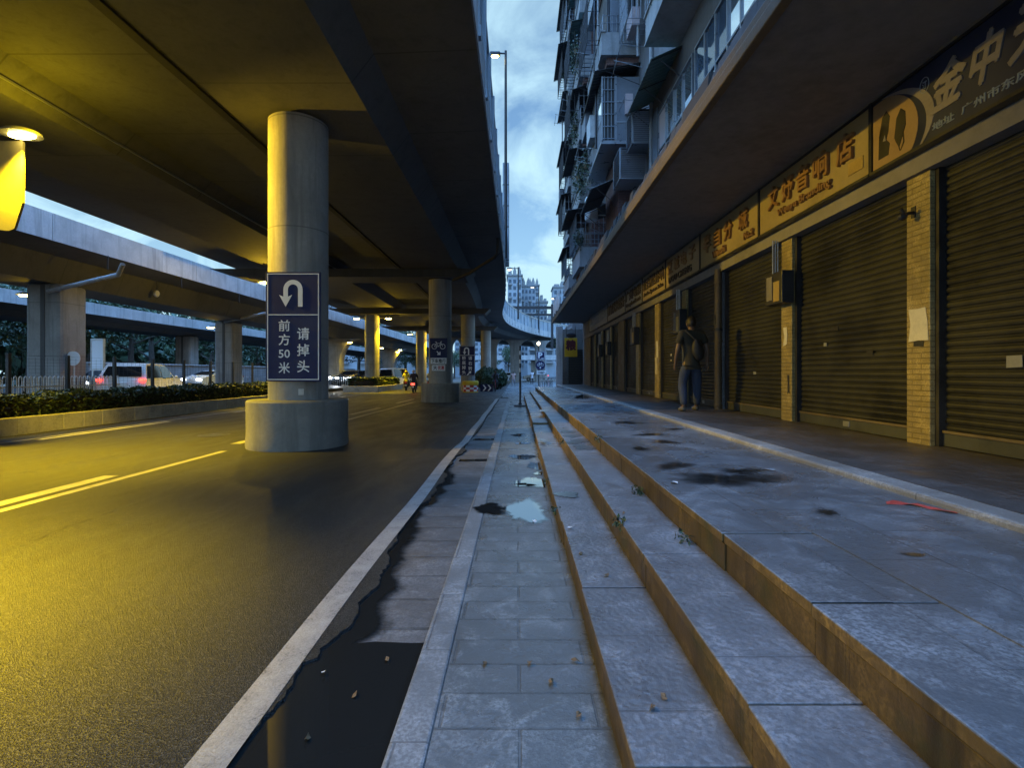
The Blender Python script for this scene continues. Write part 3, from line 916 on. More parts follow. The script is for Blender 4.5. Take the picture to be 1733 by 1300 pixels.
for k in range(19):
    a = -.75 + k*2.2/18
    t = math.sin(PI*k/18)
    ro = .80; ri = .80 - .10*t
    o_.append((cx+ro*math.cos(a), max(SGZ0+.01, min(SGZ1-.01, zc-.10+ro*.60*math.sin(a)))))
    i_.append((cx-.01+ri*math.cos(a), max(SGZ0+.01, min(SGZ1-.01, zc-.10+ri*.60*math.sin(a)))))
flat(s1, 'crescent', o_ + i_[::-1], M['sg_letter'], .005)
b0 = -L/2
flat(s1, 'emblem', [(b0+.10,SGZ0+.10),(b0+.11,SGZ0+.36),(b0+.16,SGZ0+.55),(b0+.22,SGZ0+.60),(b0+.27,SGZ0+.52),(b0+.25,SGZ0+.36),(b0+.22,SGZ0+.28),(b0+.27,SGZ0+.22),(b0+.25,SGZ0+.10)], M['black'], .008)
flat(s1, 'emblem', [(b0+.17,SGZ0+.28),(b0+.20,SGZ0+.34),(b0+.215,SGZ0+.27)], M['sg_letter'], .010)
flat(s1, 'emblem', [(b0+.34,SGZ0+.24),(b0+.37,SGZ0+.44),(b0+.43,SGZ0+.52),(b0+.49,SGZ0+.46),(b0+.50,SGZ0+.32),(b0+.45,SGZ0+.20),(b0+.41,SGZ0+.12),(b0+.425,SGZ0+.07),(b0+.415,SGZ0+.07),(b0+.395,SGZ0+.13),(b0+.36,SGZ0+.19)], M['black'], .008)
flat(s1, 'emblem', [(b0+.47,SGZ0+.26),(b0+.48,SGZ0+.14),(b0+.43,SGZ0+.07),(b0+.43,SGZ0+.08),(b0+.465,SGZ0+.15),(b0+.455,SGZ0+.25)], M['black'], .008)
def sign_text(o, t, xa, xb, za, zb, mt, ext=.004, shear=0.0, bold=.012):
    tm = text_mb(t, .4, ext, bold, fit=(xb-xa, zb-za))
    if shear: tm.xf(Matrix(((1,0,shear,0),(0,1,0,0),(0,0,1,0),(0,0,0,1))))
    tm.xf(Matrix.Translation(((xa+xb)/2, -ext-.002, (za+zb)/2)))
    return tm.build('lettering', mt, o)
for ch, xa, w in (('金', .86, .34), ('中', 1.28, .26), ('天', 1.66, .36), ('专', 2.1, .34), ('业', 2.48, .32)):
    sign_text(s1, ch, b0+xa, b0+xa+w, SGZ0+.25, SGZ0+.66, M['sg_letter'], .006, .22, .02)
sign_text(s1, '地址  广州市东风西路35号首层铺面', b0+.84, b0+2.8, SGZ0+.07, SGZ0+.15, M['sg_pale'], .003)
mb = MB(); mb.tube([(b0+.74+.055*math.cos(a), -.004, SGZ1-.19+.075*math.sin(a)) for a in [2*PI*i/24 for i in range(25)]], .004, 6); mb.build('lettering', M['sg_pale'], s1)
sign_text(s1, '汀', b0+.715, b0+.765, SGZ1-.23, SGZ1-.15, M['sg_pale'], .003)

s2, L = shop_sign(5.84, 8.54, M['sg_cream'], 'cream shop sign with five raised orange characters and a brass plate, beside the navy one',
   [(c, x, x+.115, .40, .84, M['sg_orange']) for c, x in zip('文妤音响店', (.13,.29,.44,.60,.79))] +
   [('Wenyu', .24, .44, .13, .30, M['sg_orange']), ('Branding', .47, .74, .13, .32, M['sg_orange'])], .022)
mb = MB(); mb.bbox(L*.36, L*.46, -.012, -.001, SGZ0+.12, SGZ0+.27, .003); mb.build('name_plate', M['sg_gold'], s2)
s3, L = shop_sign(8.54, 11.30, M['sg_cream'], 'cream shop sign with four raised orange characters, left of the five character one',
   [(c, x, x+.13, .36, .82, M['sg_orange']) for c, x in zip('半自分城', (.10,.30,.50,.74))] +
   [('Wenzhi', .28, .52, .10, .27, M['sg_orange']), ('No.2', .82, .95, .10, .26, M['sg_orange'])], .022)
shop_sign(11.30, 13.9, M['sg_brown'], 'tan shop sign with four orange characters over a dark line of letters',
   [(c, x, x+.15, .45, .86, M['sg_orange']) for c, x in zip('豆城电子', (.08,.30,.52,.75))] + [('DOU CHENG', .12, .80, .12, .32, M['sg_dark'])], .015)
shop_sign(13.9, 16.5, M['sg_brown'], 'tan shop sign crowded with five dark characters over a long line of small lettering',
   [('音百屋音响', .05, .95, .42, .88, M['sg_dark']), ('Audio System Sales', .08, .92, .12, .32, M['sg_dark'])], .012)
shop_sign(16.5, 19.1, M['sg_grey'], 'grey shop sign with dark characters boxed by a thin frame, beyond the crowded tan sign',
   [('广州电器', .06, .94, .42, .88, M['sg_dark']), ('Guangzhou Electric', .06, .94, .10, .34, M['sg_dark'])], .012)
shop_sign(19.1, 22.8, M['sg_grey'], 'long grey shop sign with a row of tall narrow characters above the wide brown pier',
   [('舞台灯光音响设备', .04, .96, .30, .86, M['sg_dark'])], .012)
shop_sign(22.8, 28.6, M['sg_grey'], 'longest grey shop sign, darkest of the row, near the far end of the canopy',
   [('专业音响功放维修中心', .03, .97, .28, .84, M['sg_pale'])], .012)

# ---- things fixed to the piers
def meter_box(y0, y1, z0, z1, label, x=4.25):
    o = root('meter_box', (x, (y0+y1)/2, z0), label, 'meter box', 'meter boxes on the shop piers')
    w = (y1-y0)/2; h = z1-z0
    mb = MB(); mb.bbox(-.19, -.001, -w, w, 0, h, .01); mb.build('case', M['dark_metal'], o)
    mb = MB(); mb.box(-.20, -.191, -w*.75, -w*.05, h*.08, h*.7); mb.build('cover', M['sg_gold'], o)
    mb = MB(); mb.box(-.20, -.191, w*.1, w*.75, h*.15, h*.9); mb.build('cover', M['canopy'], o)
    for k in range(3):
        mb = MB(); mb.tube([(-.05-.04*k, w*.5, h), (-.05-.04*k, w*.5, h+.55)], .012, 6); mb.build('conduit', M['grey_metal'], o)
    return o
meter_box(7.70, 8.22, 2.58, 3.08, 'dark meter box with brass covers on the brick pier beside the widest lit shutter')
meter_box(12.55, 13.1, 2.5, 3.1, 'dark meter box above the walking man, on the brick pier beyond him')
meter_box(17.45, 18.0, 2.5, 3.1, 'meter box on a pier farther along, nearest the wide brown pier')
meter_box(24.9, 25.4, 2.3, 2.9, 'small meter box on the far pier under the darkest sign')
meter_box(22.6, 23.1, 2.3, 2.9, 'small meter box just beyond the wide brown pier')
dp = root('drain_pipe', (4.17, 10.42, .745), 'buff downpipe with clamps on the mosaic tiled pier behind the walking man', 'pipe')
mb = MB(); mb.tube([(0,0,0),(0,0,2.9)], .075, 14); mb.build('pipe_run', M['fascia'], dp)
for z in (.05, 1.38, 1.62, 2.6):
    mb = MB(); mb.lathe([(.078,0),(.088,.01),(.088,.05),(.078,.06)], (0,0,z), 14); mb.build('clamp', M['dark_metal'] if z == 1.62 else M['fascia'], dp)
mb = MB(); mb.box(-.078,-.070,-.04,.04,1.75,1.95); mb.build('torn_sticker', M['black'], dp)
def shutter_note(y, z, w, h, label, mt, seed=1):
    r = random.Random(seed); mb = MB(); mb.prism([(-w/2+r.uniform(-.01,.01),-h/2),(w/2,-h/2+r.uniform(-.01,.01)),(w/2,h/2),(-w/2,h/2+r.uniform(-.01,.01))], 'x', -.004, 0)
    return tag(mb.build('sticker', mt, loc=(4.358, y, z)), label, 'sticker', 'stickers on the roller shutters')
def notice(y, z, w, h, label, mt, x=4.246, seed=1):
    r = random.Random(seed)
    poly = [(-w/2+r.uniform(-.02,.02), -h/2+r.uniform(-.02,.02)), (0, -h/2+r.uniform(-.04,.03)), (w/2, -h/2+r.uniform(-.03,.02)), (w/2+r.uniform(-.03,.01), 0), (w/2, h/2), (0, h/2+r.uniform(-.02,.01)), (-w/2+r.uniform(0,.03), h/2), (-w/2, .02)]
    mb = MB(); mb.prism(poly, 'x', -.003, .001)
    return tag(mb.build('paper_notice', mt, loc=(x, y, z)), label, 'notice', 'torn notices on the shop piers')
M['paper'] = mat('aged_paper', (.52,.47,.36), .7, .3, 9)
M['paper2'] = mat('white_paper', (.62,.60,.54), .7, .2, 9)
notice(5.32, 2.02, .25, .33, 'torn blank paper on the nearest lit brick pier, above a smudge', M['paper2'], seed=4)
notice(5.31, 1.80, .13, .07, 'dark scrap of sticker just below the torn blank paper', M['dark_metal'], seed=5)
notice(7.95, 2.08, .12, .28, 'small framed white notice on the second brick pier under the brass covered meter box', M['paper2'], seed=6)
notice(7.86, 1.33, .05, .28, 'narrow dark label low on the second brick pier', M['dark_metal'], seed=7)
notice(15.22, 2.22, .2, .5, 'long white notice on the pier left of the walking man', M['paper2'], seed=8)
notice(15.33, 1.72, .26, .5, 'yellowed flapping notice below the long white one on the same pier', M['paper'], seed=9)
for q in [(6.9,2.1,.16,.05,'dark sticker in the middle of the widest lit shutter',M['black'],1),(6.2,1.75,.12,.06,'dark smudged sticker low on the widest lit shutter',M['black'],2),(7.1,1.9,.07,.05,'tiny pale sticker left of the middle of the widest lit shutter',M['sg_grey'],3),
          (9.2,1.5,.10,.05,'pale sticker on the shutter between the meter box pier and the mosaic pier',M['sg_grey'],4),(14.2,2.0,.09,.06,'upper pale sticker on the shutter beyond the walking man',M['paper2'],5),(14.2,1.85,.09,.05,'lower pale sticker on the shutter beyond the walking man',M['paper2'],6),
          (4.4,1.6,.14,.10,'grey sticker on the nearest shutter at the right edge',M['sg_grey'],7)]: shutter_note(*q)
hk = root('wall_hook', (4.25, 5.38, 3.22), 'small dark rusty bracket on top of the nearest lit brick pier', 'bracket')
mb = MB(); mb.box(-.008,0,-.03,.03,-.06,.06); mb.build('plate', M['dark_metal'], hk)
mb = MB(); mb.tube([(0,0,.0),(-.12,-.02,-.03),(-.16,-.03,.03)], .018, 8); mb.ell((-.13,-.01,-.05),(.05,.04,.04),8,6); mb.build('hook', M['dark_metal'], hk)

# ---- upper storeys
M['mirror'] = mat('sky_reflecting_glass', (.86,.92,.95), .03, .06, .9, .9, rvar=.01)
M['dim_glass'] = mat('dim_glass', (.10,.14,.19), .05, .2, 1, .35, rvar=.01)
M['curtain'] = mat('pink_curtain', (.45,.36,.36), .7, .15, 4)
M['awn_green'] = mat('green_awning_sheet', (.10,.16,.15), .5, .4, 2)
M['awn_dark'] = mat('dark_awning_sheet', (.045,.043,.045), .6, .4, 2)
M['awn_pale'] = mat('pale_awning_sheet', (.40,.42,.43), .5, .4, 2)
M['band'] = concrete('stained_white_band', (.30,.30,.30), .75, .8, 1.5)
M['panel_grey'] = mat('grey_panel', (.14,.155,.18), .6, .3, 1.5, bmp=.2, bscale=14)
def window(y0, y1, z0, z1, x=FX, n=3, mats=None, transom=None, rg=rnd):
    f = .045; mb = MB()
    mb.box(x-.06, x+.02, y0, y1, z0, z0+f).box(x-.06, x+.02, y0, y1, z1-f, z1)
    for k in range(n+1):
        yy = y0 + (y1-y0-f)*k/n
        mb.box(x-.057, x+.02, yy, yy+f, z0+f, z1-f)
    if transom: mb.box(x-.054, x+.02, y0+f, y1-f, transom, transom+f)
    w = mb.build('window', M['alu'], apt)
    for k in range(n):
        ya = y0 + (y1-y0-f)*k/n + f; yb = y0 + (y1-y0-f)*(k+1)/n
        pm = rg.choice(mats or [M['mirror'], M['dim_glass'], M['dim_glass']])
        mb = MB(); t = rg.uniform(-.012, .012)
        mb.add([(x-.02+t, ya, z0+f), (x-.02, yb, z0+f), (x-.02-t, yb, z1-f), (x-.02, ya, z1-f)], [(0,1,2,3)])
        mb.build('pane', pm, w)
    return w
def awning(y0, y1, z, depth, drop, mt, x=FX, struts=True):
    mb = MB(); n = max(6, int((y1-y0)/.09)); vs, fs = [], []
    for k in range(n+1):
        y = y0 + (y1-y0)*k/n; dz = .018*(1 if k % 2 else -1)
        for t in (0, 1):
            vs.append((x - depth*t, y, z - drop*t + dz))
        for t in (1, 0):
            vs.append((x - depth*t, y, z - drop*t + dz + .012))
    for k in range(n):
        for j in range(4):
            fs.append((k*4+j, k*4+(j+1)%4, k*4+4+(j+1)%4, k*4+4+j))
    fs += [(0,1,2,3), (n*4+3,n*4+2,n*4+1,n*4)]
    mb.add(vs, fs)
    a = mb.build('awning', mt, apt)
    if struts:
        mb = MB()
        for k in range(max(2, int((y1-y0)/1.2)+1)):
            y = y0 + .05 + (y1-y0-.1)*k/max(1, int((y1-y0)/1.2))
            mb.tube([(x, y, z-.06), (x-depth+.02, y, z-drop-.03)], .014, 6).tube([(x, y, z-drop-.45), (x-depth*.8, y, z-drop*.85)], .012, 6)
        mb.tube([(x-depth+.02, y0, z-drop-.02), (x-depth+.02, y1, z-drop-.02)], .014, 6)
        mb.build('brace', M['dark_metal'], a)
    return a
def cage(y0, y1, z0, z1, depth, x=FX, mt=None, nx=.13):
    mb = MB(); r_ = .011; X = x-depth
    def bar(p, q, rr=r_): mb.tube([p, q], rr, 4)
    for z in (z0, z0+(z1-z0)*.35, z0+(z1-z0)*.68, z1):
        bar((X,y0,z),(X,y1,z),.014); bar((X,y0,z),(x,y0,z),.014); bar((X,y1,z),(x,y1,z),.014)
    k = int((y1-y0)/nx)
    for i in range(k+1): bar((X, y0+(y1-y0)*i/k, z0), (X, y0+(y1-y0)*i/k, z1))
    k = max(2, int(depth/nx))
    for i in range(k): bar((X+depth*i/k, y0, z0), (X+depth*i/k, y0, z1)); bar((X+depth*i/k, y1, z0), (X+depth*i/k, y1, z1))
    for i in range(int((y1-y0)/.25)): bar((X, y0+.25*i, z0), (x, y0+.25*i, z0))
    return mb.build('window_cage', mt or M['alu'], apt)
def balcony(y0, y1, z, X, h=.85, rail=True, mt=None, under='brick'):
    """slab and white parapet band, brick shaft under it, rail on top"""
    mb = MB()
    mb.box(X, FX, y0, y1, z-.1, z+.02)
    mb.box(X, X+.1, y0, y1, z+.021, z+h).box(X+.101, FX, y0, y0+.1, z+.021, z+h).box(X+.101, FX, y1-.1, y1, z+.021, z+h)
    mb.box(X-.04, X+.13, y0-.04, y1+.04, z+h+.001, z+h+.05)
    mb.box(X-.025, FX, y0-.03, y1+.03, z-.16, z-.101)
    b = mb.build('balcony', mt or M['band'], apt)
    if rail:
        mb = MB(); t = z+h+.05
        for k in range(int((y1-y0)/.16)+1): mb.tube([(X+.05, y0+.16*k, t), (X+.05, y0+.16*k, t+.55)], .010, 4)
        for zz in (t+.3, t+.55): mb.tube([(X+.05, y0, zz), (X+.05, y1, zz)], .014, 4)
        for k in range(int((FX-X)/.16)+1): mb.tube([(X+.05+.16*k, y0+.05, t), (X+.05+.16*k, y0+.05, t+.55)], .010, 4)
        for zz in (t+.3, t+.55): mb.tube([(X+.05, y0+.05, zz), (FX, y0+.05, zz)], .014, 4)
        mb.build('railing', M['alu'], b)
    return b
def bay_box(y0, y1, z0, z1, X, kind='brick', rg=rnd):
    """projecting closed balcony: grille or glazing in front, grey panel on the side that faces down the street"""
    mb = MB()
    if kind == 'brick':
        mb.box(X+.16, FX-.001, y0+.12, y1-.12, z0, z1, 0); o = mb.build('bay', M['brick'], apt)
        return o
    mb.box(X+.03, FX-.001, y0+.03, y1-.03, z0, z1, 0)
    o = mb.build('bay', M['panel_grey'], apt)
    d = FX - X
    mb = MB()
    mb.box(X, X+.05, y0, y0+.05, z0, z1).box(X+d*.36, X+d*.36+.05, y0, y0+.028, z0, z1).box(X+.051, FX, y0, y0+.028, z0-.05, z0-.001).box(X, X+.05, y1-.05, y1, z0, z1)
    mb.box(X-.02, FX, y0-.02, y1, z0-.13, z0-.051)
    mb.build('bay_frame', M['alu'], o)
    mb = MB(); mb.box(X+.06, X+d*.36-.01, y0+.018, y0+.029, z0+.02, z1-.02); mb.build('pane', M['black'], o)
    mb = MB()
    for k in range(4): mb.tube([(X+.1+k*(d*.36-.12)/3, y0-.005, z0), (X+.1+k*(d*.36-.12)/3, y0-.005, z1)], .014, 5)
    for k in range(6): mb.tube([(X+.05, y0-.012, z0+.05+k*(z1-z0-.1)/5), (X+d*.36, y0-.012, z0+.05+k*(z1-z0-.1)/5)], .016, 5)
    mb.build('grille', M['alu'], o)
    mb = MB()
    for k in range(12): mb.box(X+d*.36+.06+k*(d*.62)/12, X+d*.36+.075+k*(d*.62)/12, y0+.014, y0+.029, z0+.02, z0+(z1-z0)*.27)
    mb.box(X+d*.36+.05, FX, y0+.01, y0+.03, z0+(z1-z0)*.28, z0+(z1-z0)*.30)
    mb.box(X+d*.36+.05, FX, y0+.01, y0+.03, z0+(z1-z0)*.60, z0+(z1-z0)*.62)
    mb.build('ribbed_panel', M['alu'], o)
    n = 3
    for k in range(n):
        ya = y0+.1+k*(y1-y0-.15)/n; yb = ya+(y1-y0-.15)/n-.05
        mb = MB(); mb.box(X+.018, X+.029, ya, yb, z0+(z1-z0)*.35, z1-.06); mb.build('pane', rg.choice([M['mirror'], M['dim_glass'], M['black']]), o)
    return o
ac_mesh = None
AC_G = 'louvred air conditioner boxes on the facade'
def ac_box(y, z, label, x=FX, w=.9, h=.75, d=.5):
    o = root('air_conditioner', (x-d, y, z), label, 'air conditioner', AC_G)
    mb = MB(); mb.box(.02, d, .02, w-.02, .02, h-.02); mb.build('case', M['panel_grey'], o)
    mb = MB()
    for zz in range(int(h/.06)): mb.obox((0, w/2, .04+zz*.06), (.02, w-.06, .035), (0, .5, 0)).obox((d/2, 0, .04+zz*.06), (d-.04, .02, .035), (.5, 0, 0))
    mb.build('louvre', M['alu'], o)
    mb = MB(); mb.box(-.02,.03,-.02,.03,-.03,h+.02).box(-.02,.03,w-.03,w+.02,-.03,h+.02).box(d-.04,d,-.02,.03,-.03,h+.02).box(-.018,d,-.018,w,h+.001,h+.02).box(-.018,d,-.018,w,-.03,.0)
    mb.build('cabinet', M['alu'], o)
    return o
def leaves(mb, c, r, n, size, rg, droop=0):
    for _ in range(n):
        while True:
            p = Vector((rg.uniform(-1,1), rg.uniform(-1,1), rg.uniform(-1,1)))
            if p.length < 1: break
        p = Vector((c[0]+p.x*r[0], c[1]+p.y*r[1], c[2]+p.z*r[2] - (droop*rg.random()**2)))
        e = Euler((rg.uniform(0,6.28), rg.uniform(0,6.28), rg.uniform(0,6.28))).to_matrix()
        s = size*rg.uniform(.6,1.3)
        q = [e @ Vector(v) for v in ((-s*.5,0,0),(0,-s*.28,.0),(s*.5,0,s*.1),(0,s*.28,0))]
        mb.add([p+v for v in q], [(0,1,2,3)])
PL_G = 'potted plants on the balconies'
def plant(x, y, z, label, n=160, r=(.3,.45,.45), droop=.8, seed=1):
    o = root('balcony_plant', (x, y, z), label, 'plant', PL_G)
    rg = random.Random(seed)
    mb = MB(); mb.lathe([(.09,0),(.13,.2),(.14,.22)], n=12); mb.build('pot', M['fascia'], o)
    mb = MB()
    for k in range(5):
        a = rg.uniform(0,6.28); mb.tube([(0,0,.2),(r[0]*.4*math.cos(a),r[1]*.4*math.sin(a),.5),(r[0]*.8*math.cos(a),r[1]*.8*math.sin(a),.35)], .008, 4)
    mb.build('stem', M['bark'], o)
    mb = MB(); leaves(mb, (0,0,.35), r, n, .11, rg, droop); mb.build('foliage', M['plant_leaf'], o)
    return o

rg = random.Random(11)
# near flat stretch: long glazed front, awning, balcony band above
window(8.6, 11.6, 6.7, 9.0, n=5, mats=[M['mirror'], M['mirror'], M['dim_glass']], transom=7.9, rg=rg)
window(11.75, 14.6, 6.7, 9.0, n=4, mats=[M['mirror'], M['mirror'], M['mirror'], M['curtain']], transom=7.9, rg=rg)
window(5.2, 8.4, 6.7, 9.0, n=4, mats=[M['mirror'], M['mirror']], transom=7.9, rg=rg)
mb = MB(); mb.box(FX-.04, FX-.001, 4.0, 15.8, 4.87, 6.68); mb.box(FX-.05, FX-.001, 14.72, 15.2, 6.7, 9.3); mb.build('wall_panel', M['panel_grey'], apt)
awning(12.6, 15.4, 9.75, .78, .35, M['awn_green'])
balcony(6.5, 12.9, 10.05, 3.30, .55, True)
window(7.0, 12.6, 11.0, 12.6, n=6, rg=rg)
mb = MB(); mb.tube([(4.08, 15.3, 5), (4.08, 15.3, 16)], .055, 8); mb.build('waste_pipe', M['band'], apt)
ac_box(15.35, 8.55, 'upper louvred air conditioner box under the green awning, beside the white pipe', d=.62, w=.8, h=1.0)
ac_box(16.1, 7.75, 'lower louvred air conditioner box, largest, close to the white pipe', d=.85, w=1.0, h=.95)
# bay one
bay_box(17.0, 20.3, 9.38, 11.55, 2.86, 'closed', rg)
awning(16.85, 20.5, 11.95, 1.55, .30, M['awn_dark'])
bay_box(17.3, 20.0, 6.3, 9.2, 3.35, 'brick')
bay_box(17.0, 20.3, 12.0, 12.30, 2.9, 'brick')
balcony(17.0, 20.3, 12.42, 2.86, .62, True)
mb = MB(); mb.box(3.2, FX-.002, 17.1, 20.2, 13.1, 15.4); mb.build('bay', M['panel_grey'], apt)
mb = MB(); mb.box(3.1, 3.18, 17.3, 19.9, 13.2, 15.3); mb.build('shade_cloth', M['awn_dark'], apt)
bay_box(17.0, 20.3, 15.1, 15.38, 2.9, 'brick'); balcony(17.0, 20.3, 15.5, 2.86, .7, True)
cage(15.7, 16.9, 12.6, 14.4, .7)
awning(15.5, 17.0, 14.9, .8, .3, M['awn_dark'])
awning(17.3, 20.3, 8.2, .8, .35, M['awn_dark'], x=3.34)
awning(20.4, 22.4, 8.6, .9, .35, M['awn_dark'])
tank = root('water_tank', (3.05, 20.6, 7.75), 'small round white water heater hung under the nearest closed balcony', 'water heater')
mb = MB(); mb.lathe([(.05,-.06),(.24,0),(.27,.08),(.27,.85),(.22,.95),(.05,.99)], n=20); mb.build('drum', M['white'], tank)
mb = MB(); mb.tube([(0,0,-.05),(.0,.1,-.3),(.3,.3,-.35)], .02, 6).tube([(0,0,.96),(.4,.2,1.1),(1.0,.2,1.1)], .02, 6).box(.1,1.1,-.03,.03,.2,.24); mb.build('bracket', M['grey_metal'], tank)
window(20.6, 22.2, 6.6, 8.1, n=3, mats=[M['mirror']], rg=rg)
# bays two and three and everything above them, storey by storey
zs = [6.5, 9.4, 12.3, 15.2, 18.1, 21.0, 23.9]
for (ya, yb, X) in ((22.9, 25.9, 2.86), (28.6, 31.9, 2.95)):
    for z in zs:
        if z > 1.5 + .76*yb + .3: continue
        t = rg.random()
        bay_box(ya, yb, z-.42, z-.17, X+.02, 'brick')
        balcony(ya, yb, z, X, rg.choice([.6, .75, .85]), t > .45)
        mb = MB(); mb.box(X+.55, FX-.002, ya+.1, yb-.1, z+.03, z+2.4); mb.build('bay', rg.choice([M['brick'], M['panel_grey']]), apt)
        if t < .5:
            window(ya+.15, yb-.15, z+.95, z+2.35, x=X+.12, n=4, rg=rg)
            mb = MB(); mb.box(X+.12, FX-.003, ya+.15, ya+.2, z+.95, z+2.35); mb.build('side_screen', rg.choice([M['panel_grey'], M['dim_glass']]), apt)
        else:
            cage(ya, yb, z+.9, z+2.3, rg.uniform(1.3, 1.45), nx=.2)
        awning(ya-.2, yb+.2, z+2.62, rg.uniform(1.5, 1.95), rg.uniform(.25, .6), rg.choice([M['awn_dark'], M['awn_dark'], M['awn_pale'], M['awn_green']]))
for (ya, yb) in ((20.6, 22.5), (26.3, 28.2), (32.3, 33.7)):
    for z in zs:
        if z > 1.5 + .76*yb + .3 or z < 7: continue
        window(ya, yb, z+.8, z+2.1, n=3, rg=rg)
        if rg.random() < .75: cage(ya-.05, yb+.05, z+.6, z+2.15, rg.uniform(.45, .75), nx=.2)
        awning(ya-.15, yb+.15, z+2.5, rg.uniform(.7, 1.1), rg.uniform(.25, .5), rg.choice([M['awn_dark'], M['awn_pale'], M['awn_green']]))
for (x, y, z, l, n, s) in [
    (2.75, 20.0, 9.6, 'trailing plant spilling down the corner of the nearest closed balcony', 240, 1),
    (2.8, 22.8, 10.2, 'leafy climber on the second balcony stack above the water heater', 420, 2),
    (2.75, 23.8, 13.0, 'large overgrown plant hanging from the second balcony stack, middle height', 420, 3),
    (2.75, 23.2, 16.2, 'overgrown plant high on the second balcony stack, just below the top edge', 420, 4),
    (2.8, 22.9, 7.4, 'small potted plant on the lowest balcony of the second stack', 160, 5),
    (2.9, 28.8, 13.1, 'thin plant on the far balcony stack against the sky', 160, 6),
    (2.9, 29.8, 18.9, 'bushy plant high on the far balcony stack against the sky', 200, 7),
    (3.6, 24.4, 6.1, 'green window box plant just above the canopy edge at the lit window', 160, 8),
    (3.35, 12.0, 10.7, 'potted plant on the nearest balcony rail above the green awning', 120, 9)]:
    plant(x, y, z, l, n, droop=1.2 if n > 200 else .5, r=(.35,.7,.7) if n > 200 else (.25,.4,.35), seed=s)
for i in range(46):
    y = rg.choice([rg.uniform(15.6, 17), rg.uniform(20.4, 22.8), rg.uniform(26, 28.5), rg.uniform(22.9, 31.9), rg.uniform(17, 20)])
    z = rg.uniform(8, min(24, 2+.76*y)); X = 2.9 if (17 <= y <= 20.3 or 22.9 <= y <= 25.9 or 28.6 <= y <= 31.9) else 3.9
    mb = MB(); t = rg.random()
    if t < .45:
        L = rg.uniform(.5, 1.3); mb.tube([(X+.2, y, z), (X-L*.6, y+rg.uniform(-.1,.1), z+rg.uniform(-.1,.25))], .012, 5).tube([(X+.2, y+.9, z), (X-L*.6, y+.9, z+.1)], .012, 5).tube([(X-L*.55, y-.2, z+.08), (X-L*.55, y+1.2, z+.08)], .014, 5)
        mb.build('drying_rack', M['alu'], apt)
    elif t < .75:
        mb.box(X-.25, X, y, y+rg.uniform(.6,1.2), z, z+rg.uniform(.5,.9)); mb.build('cloth', rg.choice([M['awn_dark'], M['awn_pale'], M['curtain'], M['panel_grey']]), apt)
    else:
        mb.tube([(X-.05, y, z), (X-.05, y, z+2.6), (X+.3, y, z+2.9)], .04, 6); mb.build('waste_pipe', rg.choice([M['band'], M['dark_metal']]), apt)
for (ya, yb, X) in ((17.0,20.3,2.86),(22.9,25.9,2.86),(28.6,31.9,2.95)):
    for z in zs[1:]:
        if z < 1.5 + .76*ya and rg.random() < .75 and not (ya == 17 and z < 12): cage(ya+rg.uniform(0,.4), yb-rg.uniform(0,.6), z+.7, z+2.2, rg.uniform(.25,.45), x=X, nx=.17, mt=M['dark_metal'])
def weed(x, y, z, label, n=40, s=.05, seed=1, r=(.07,.1,.08)):
    mb = MB(); rg_ = random.Random(seed); leaves(mb, (0,0,.02), r, n, s, rg_)
    return tag(mb.build('weed', M['plant_leaf'], loc=(x, y, z)), label, 'weed', 'weeds growing from the steps')
# weeds and litter
for x, y, z, l, s in [(.69, 3.35, ST[1]-.03, 'biggest weed tuft hanging over the middle step edge near the camera', 1), (.98, 4.1, ST[1], 'weed at the foot of the top riser, beyond the biggest tuft', 2),
                      (.34, 4.35, ST[0]-.03, 'weed in the seam of the lowest step, opposite the pavers', 3), (.34, 5.6, ST[0]-.06, 'second weed in the seam of the lowest step', 4),
                      (1.0, 6.2, ST[2]-.03, 'dry weed on the top step edge beside the wet patches', 5), (.67, 7.4, ST[1]-.04, 'weed in the middle step seam, halfway to the slim post', 6),
                      (.98, 2.95, ST[1], 'small weed at the foot of the top riser nearest the camera', 7)]:
    weed(x, y, z, l, 60 if 'biggest' in l else 30, .032, s, (.05,.09,.05))
M['dry_leaf'] = mat('dry_leaf', (.16,.10,.05), .8, .4, 8)
M['litter_paper'] = mat('crumpled_paper', (.6,.6,.6), .7, .15, 12)
M['red_strip'] = mat('red_strip', (.5,.07,.05), .5, .2, 6)
def leaf_bit(u, v, z, size, label, mt, seed, nm='fallen_leaf', cat='leaf', grp='fallen leaves on the paving'):
    h = 1.5 - z; Y = 850*h/(v-631); X = (u-875)*Y/850
    rg_ = random.Random(seed); n = 7; mb = MB(); vs = [(0,0,.018*rg_.random()+.006)]
    for k in range(n):
        a = 2*PI*k/n; q = size*rg_.uniform(.5,1.1); vs.append((q*math.cos(a), q*.6*math.sin(a), rg_.uniform(.002,.02)))
    mb.add(vs, [(0, 1+k, 1+(k+1)%n) for k in range(n)])
    o = mb.build(nm, mt, loc=(X, Y, z+.002)); o.rotation_euler = (0,0,rg_.uniform(0,6))
    return tag(o, label, cat, grp)
LV = 'fallen leaves on the paving'
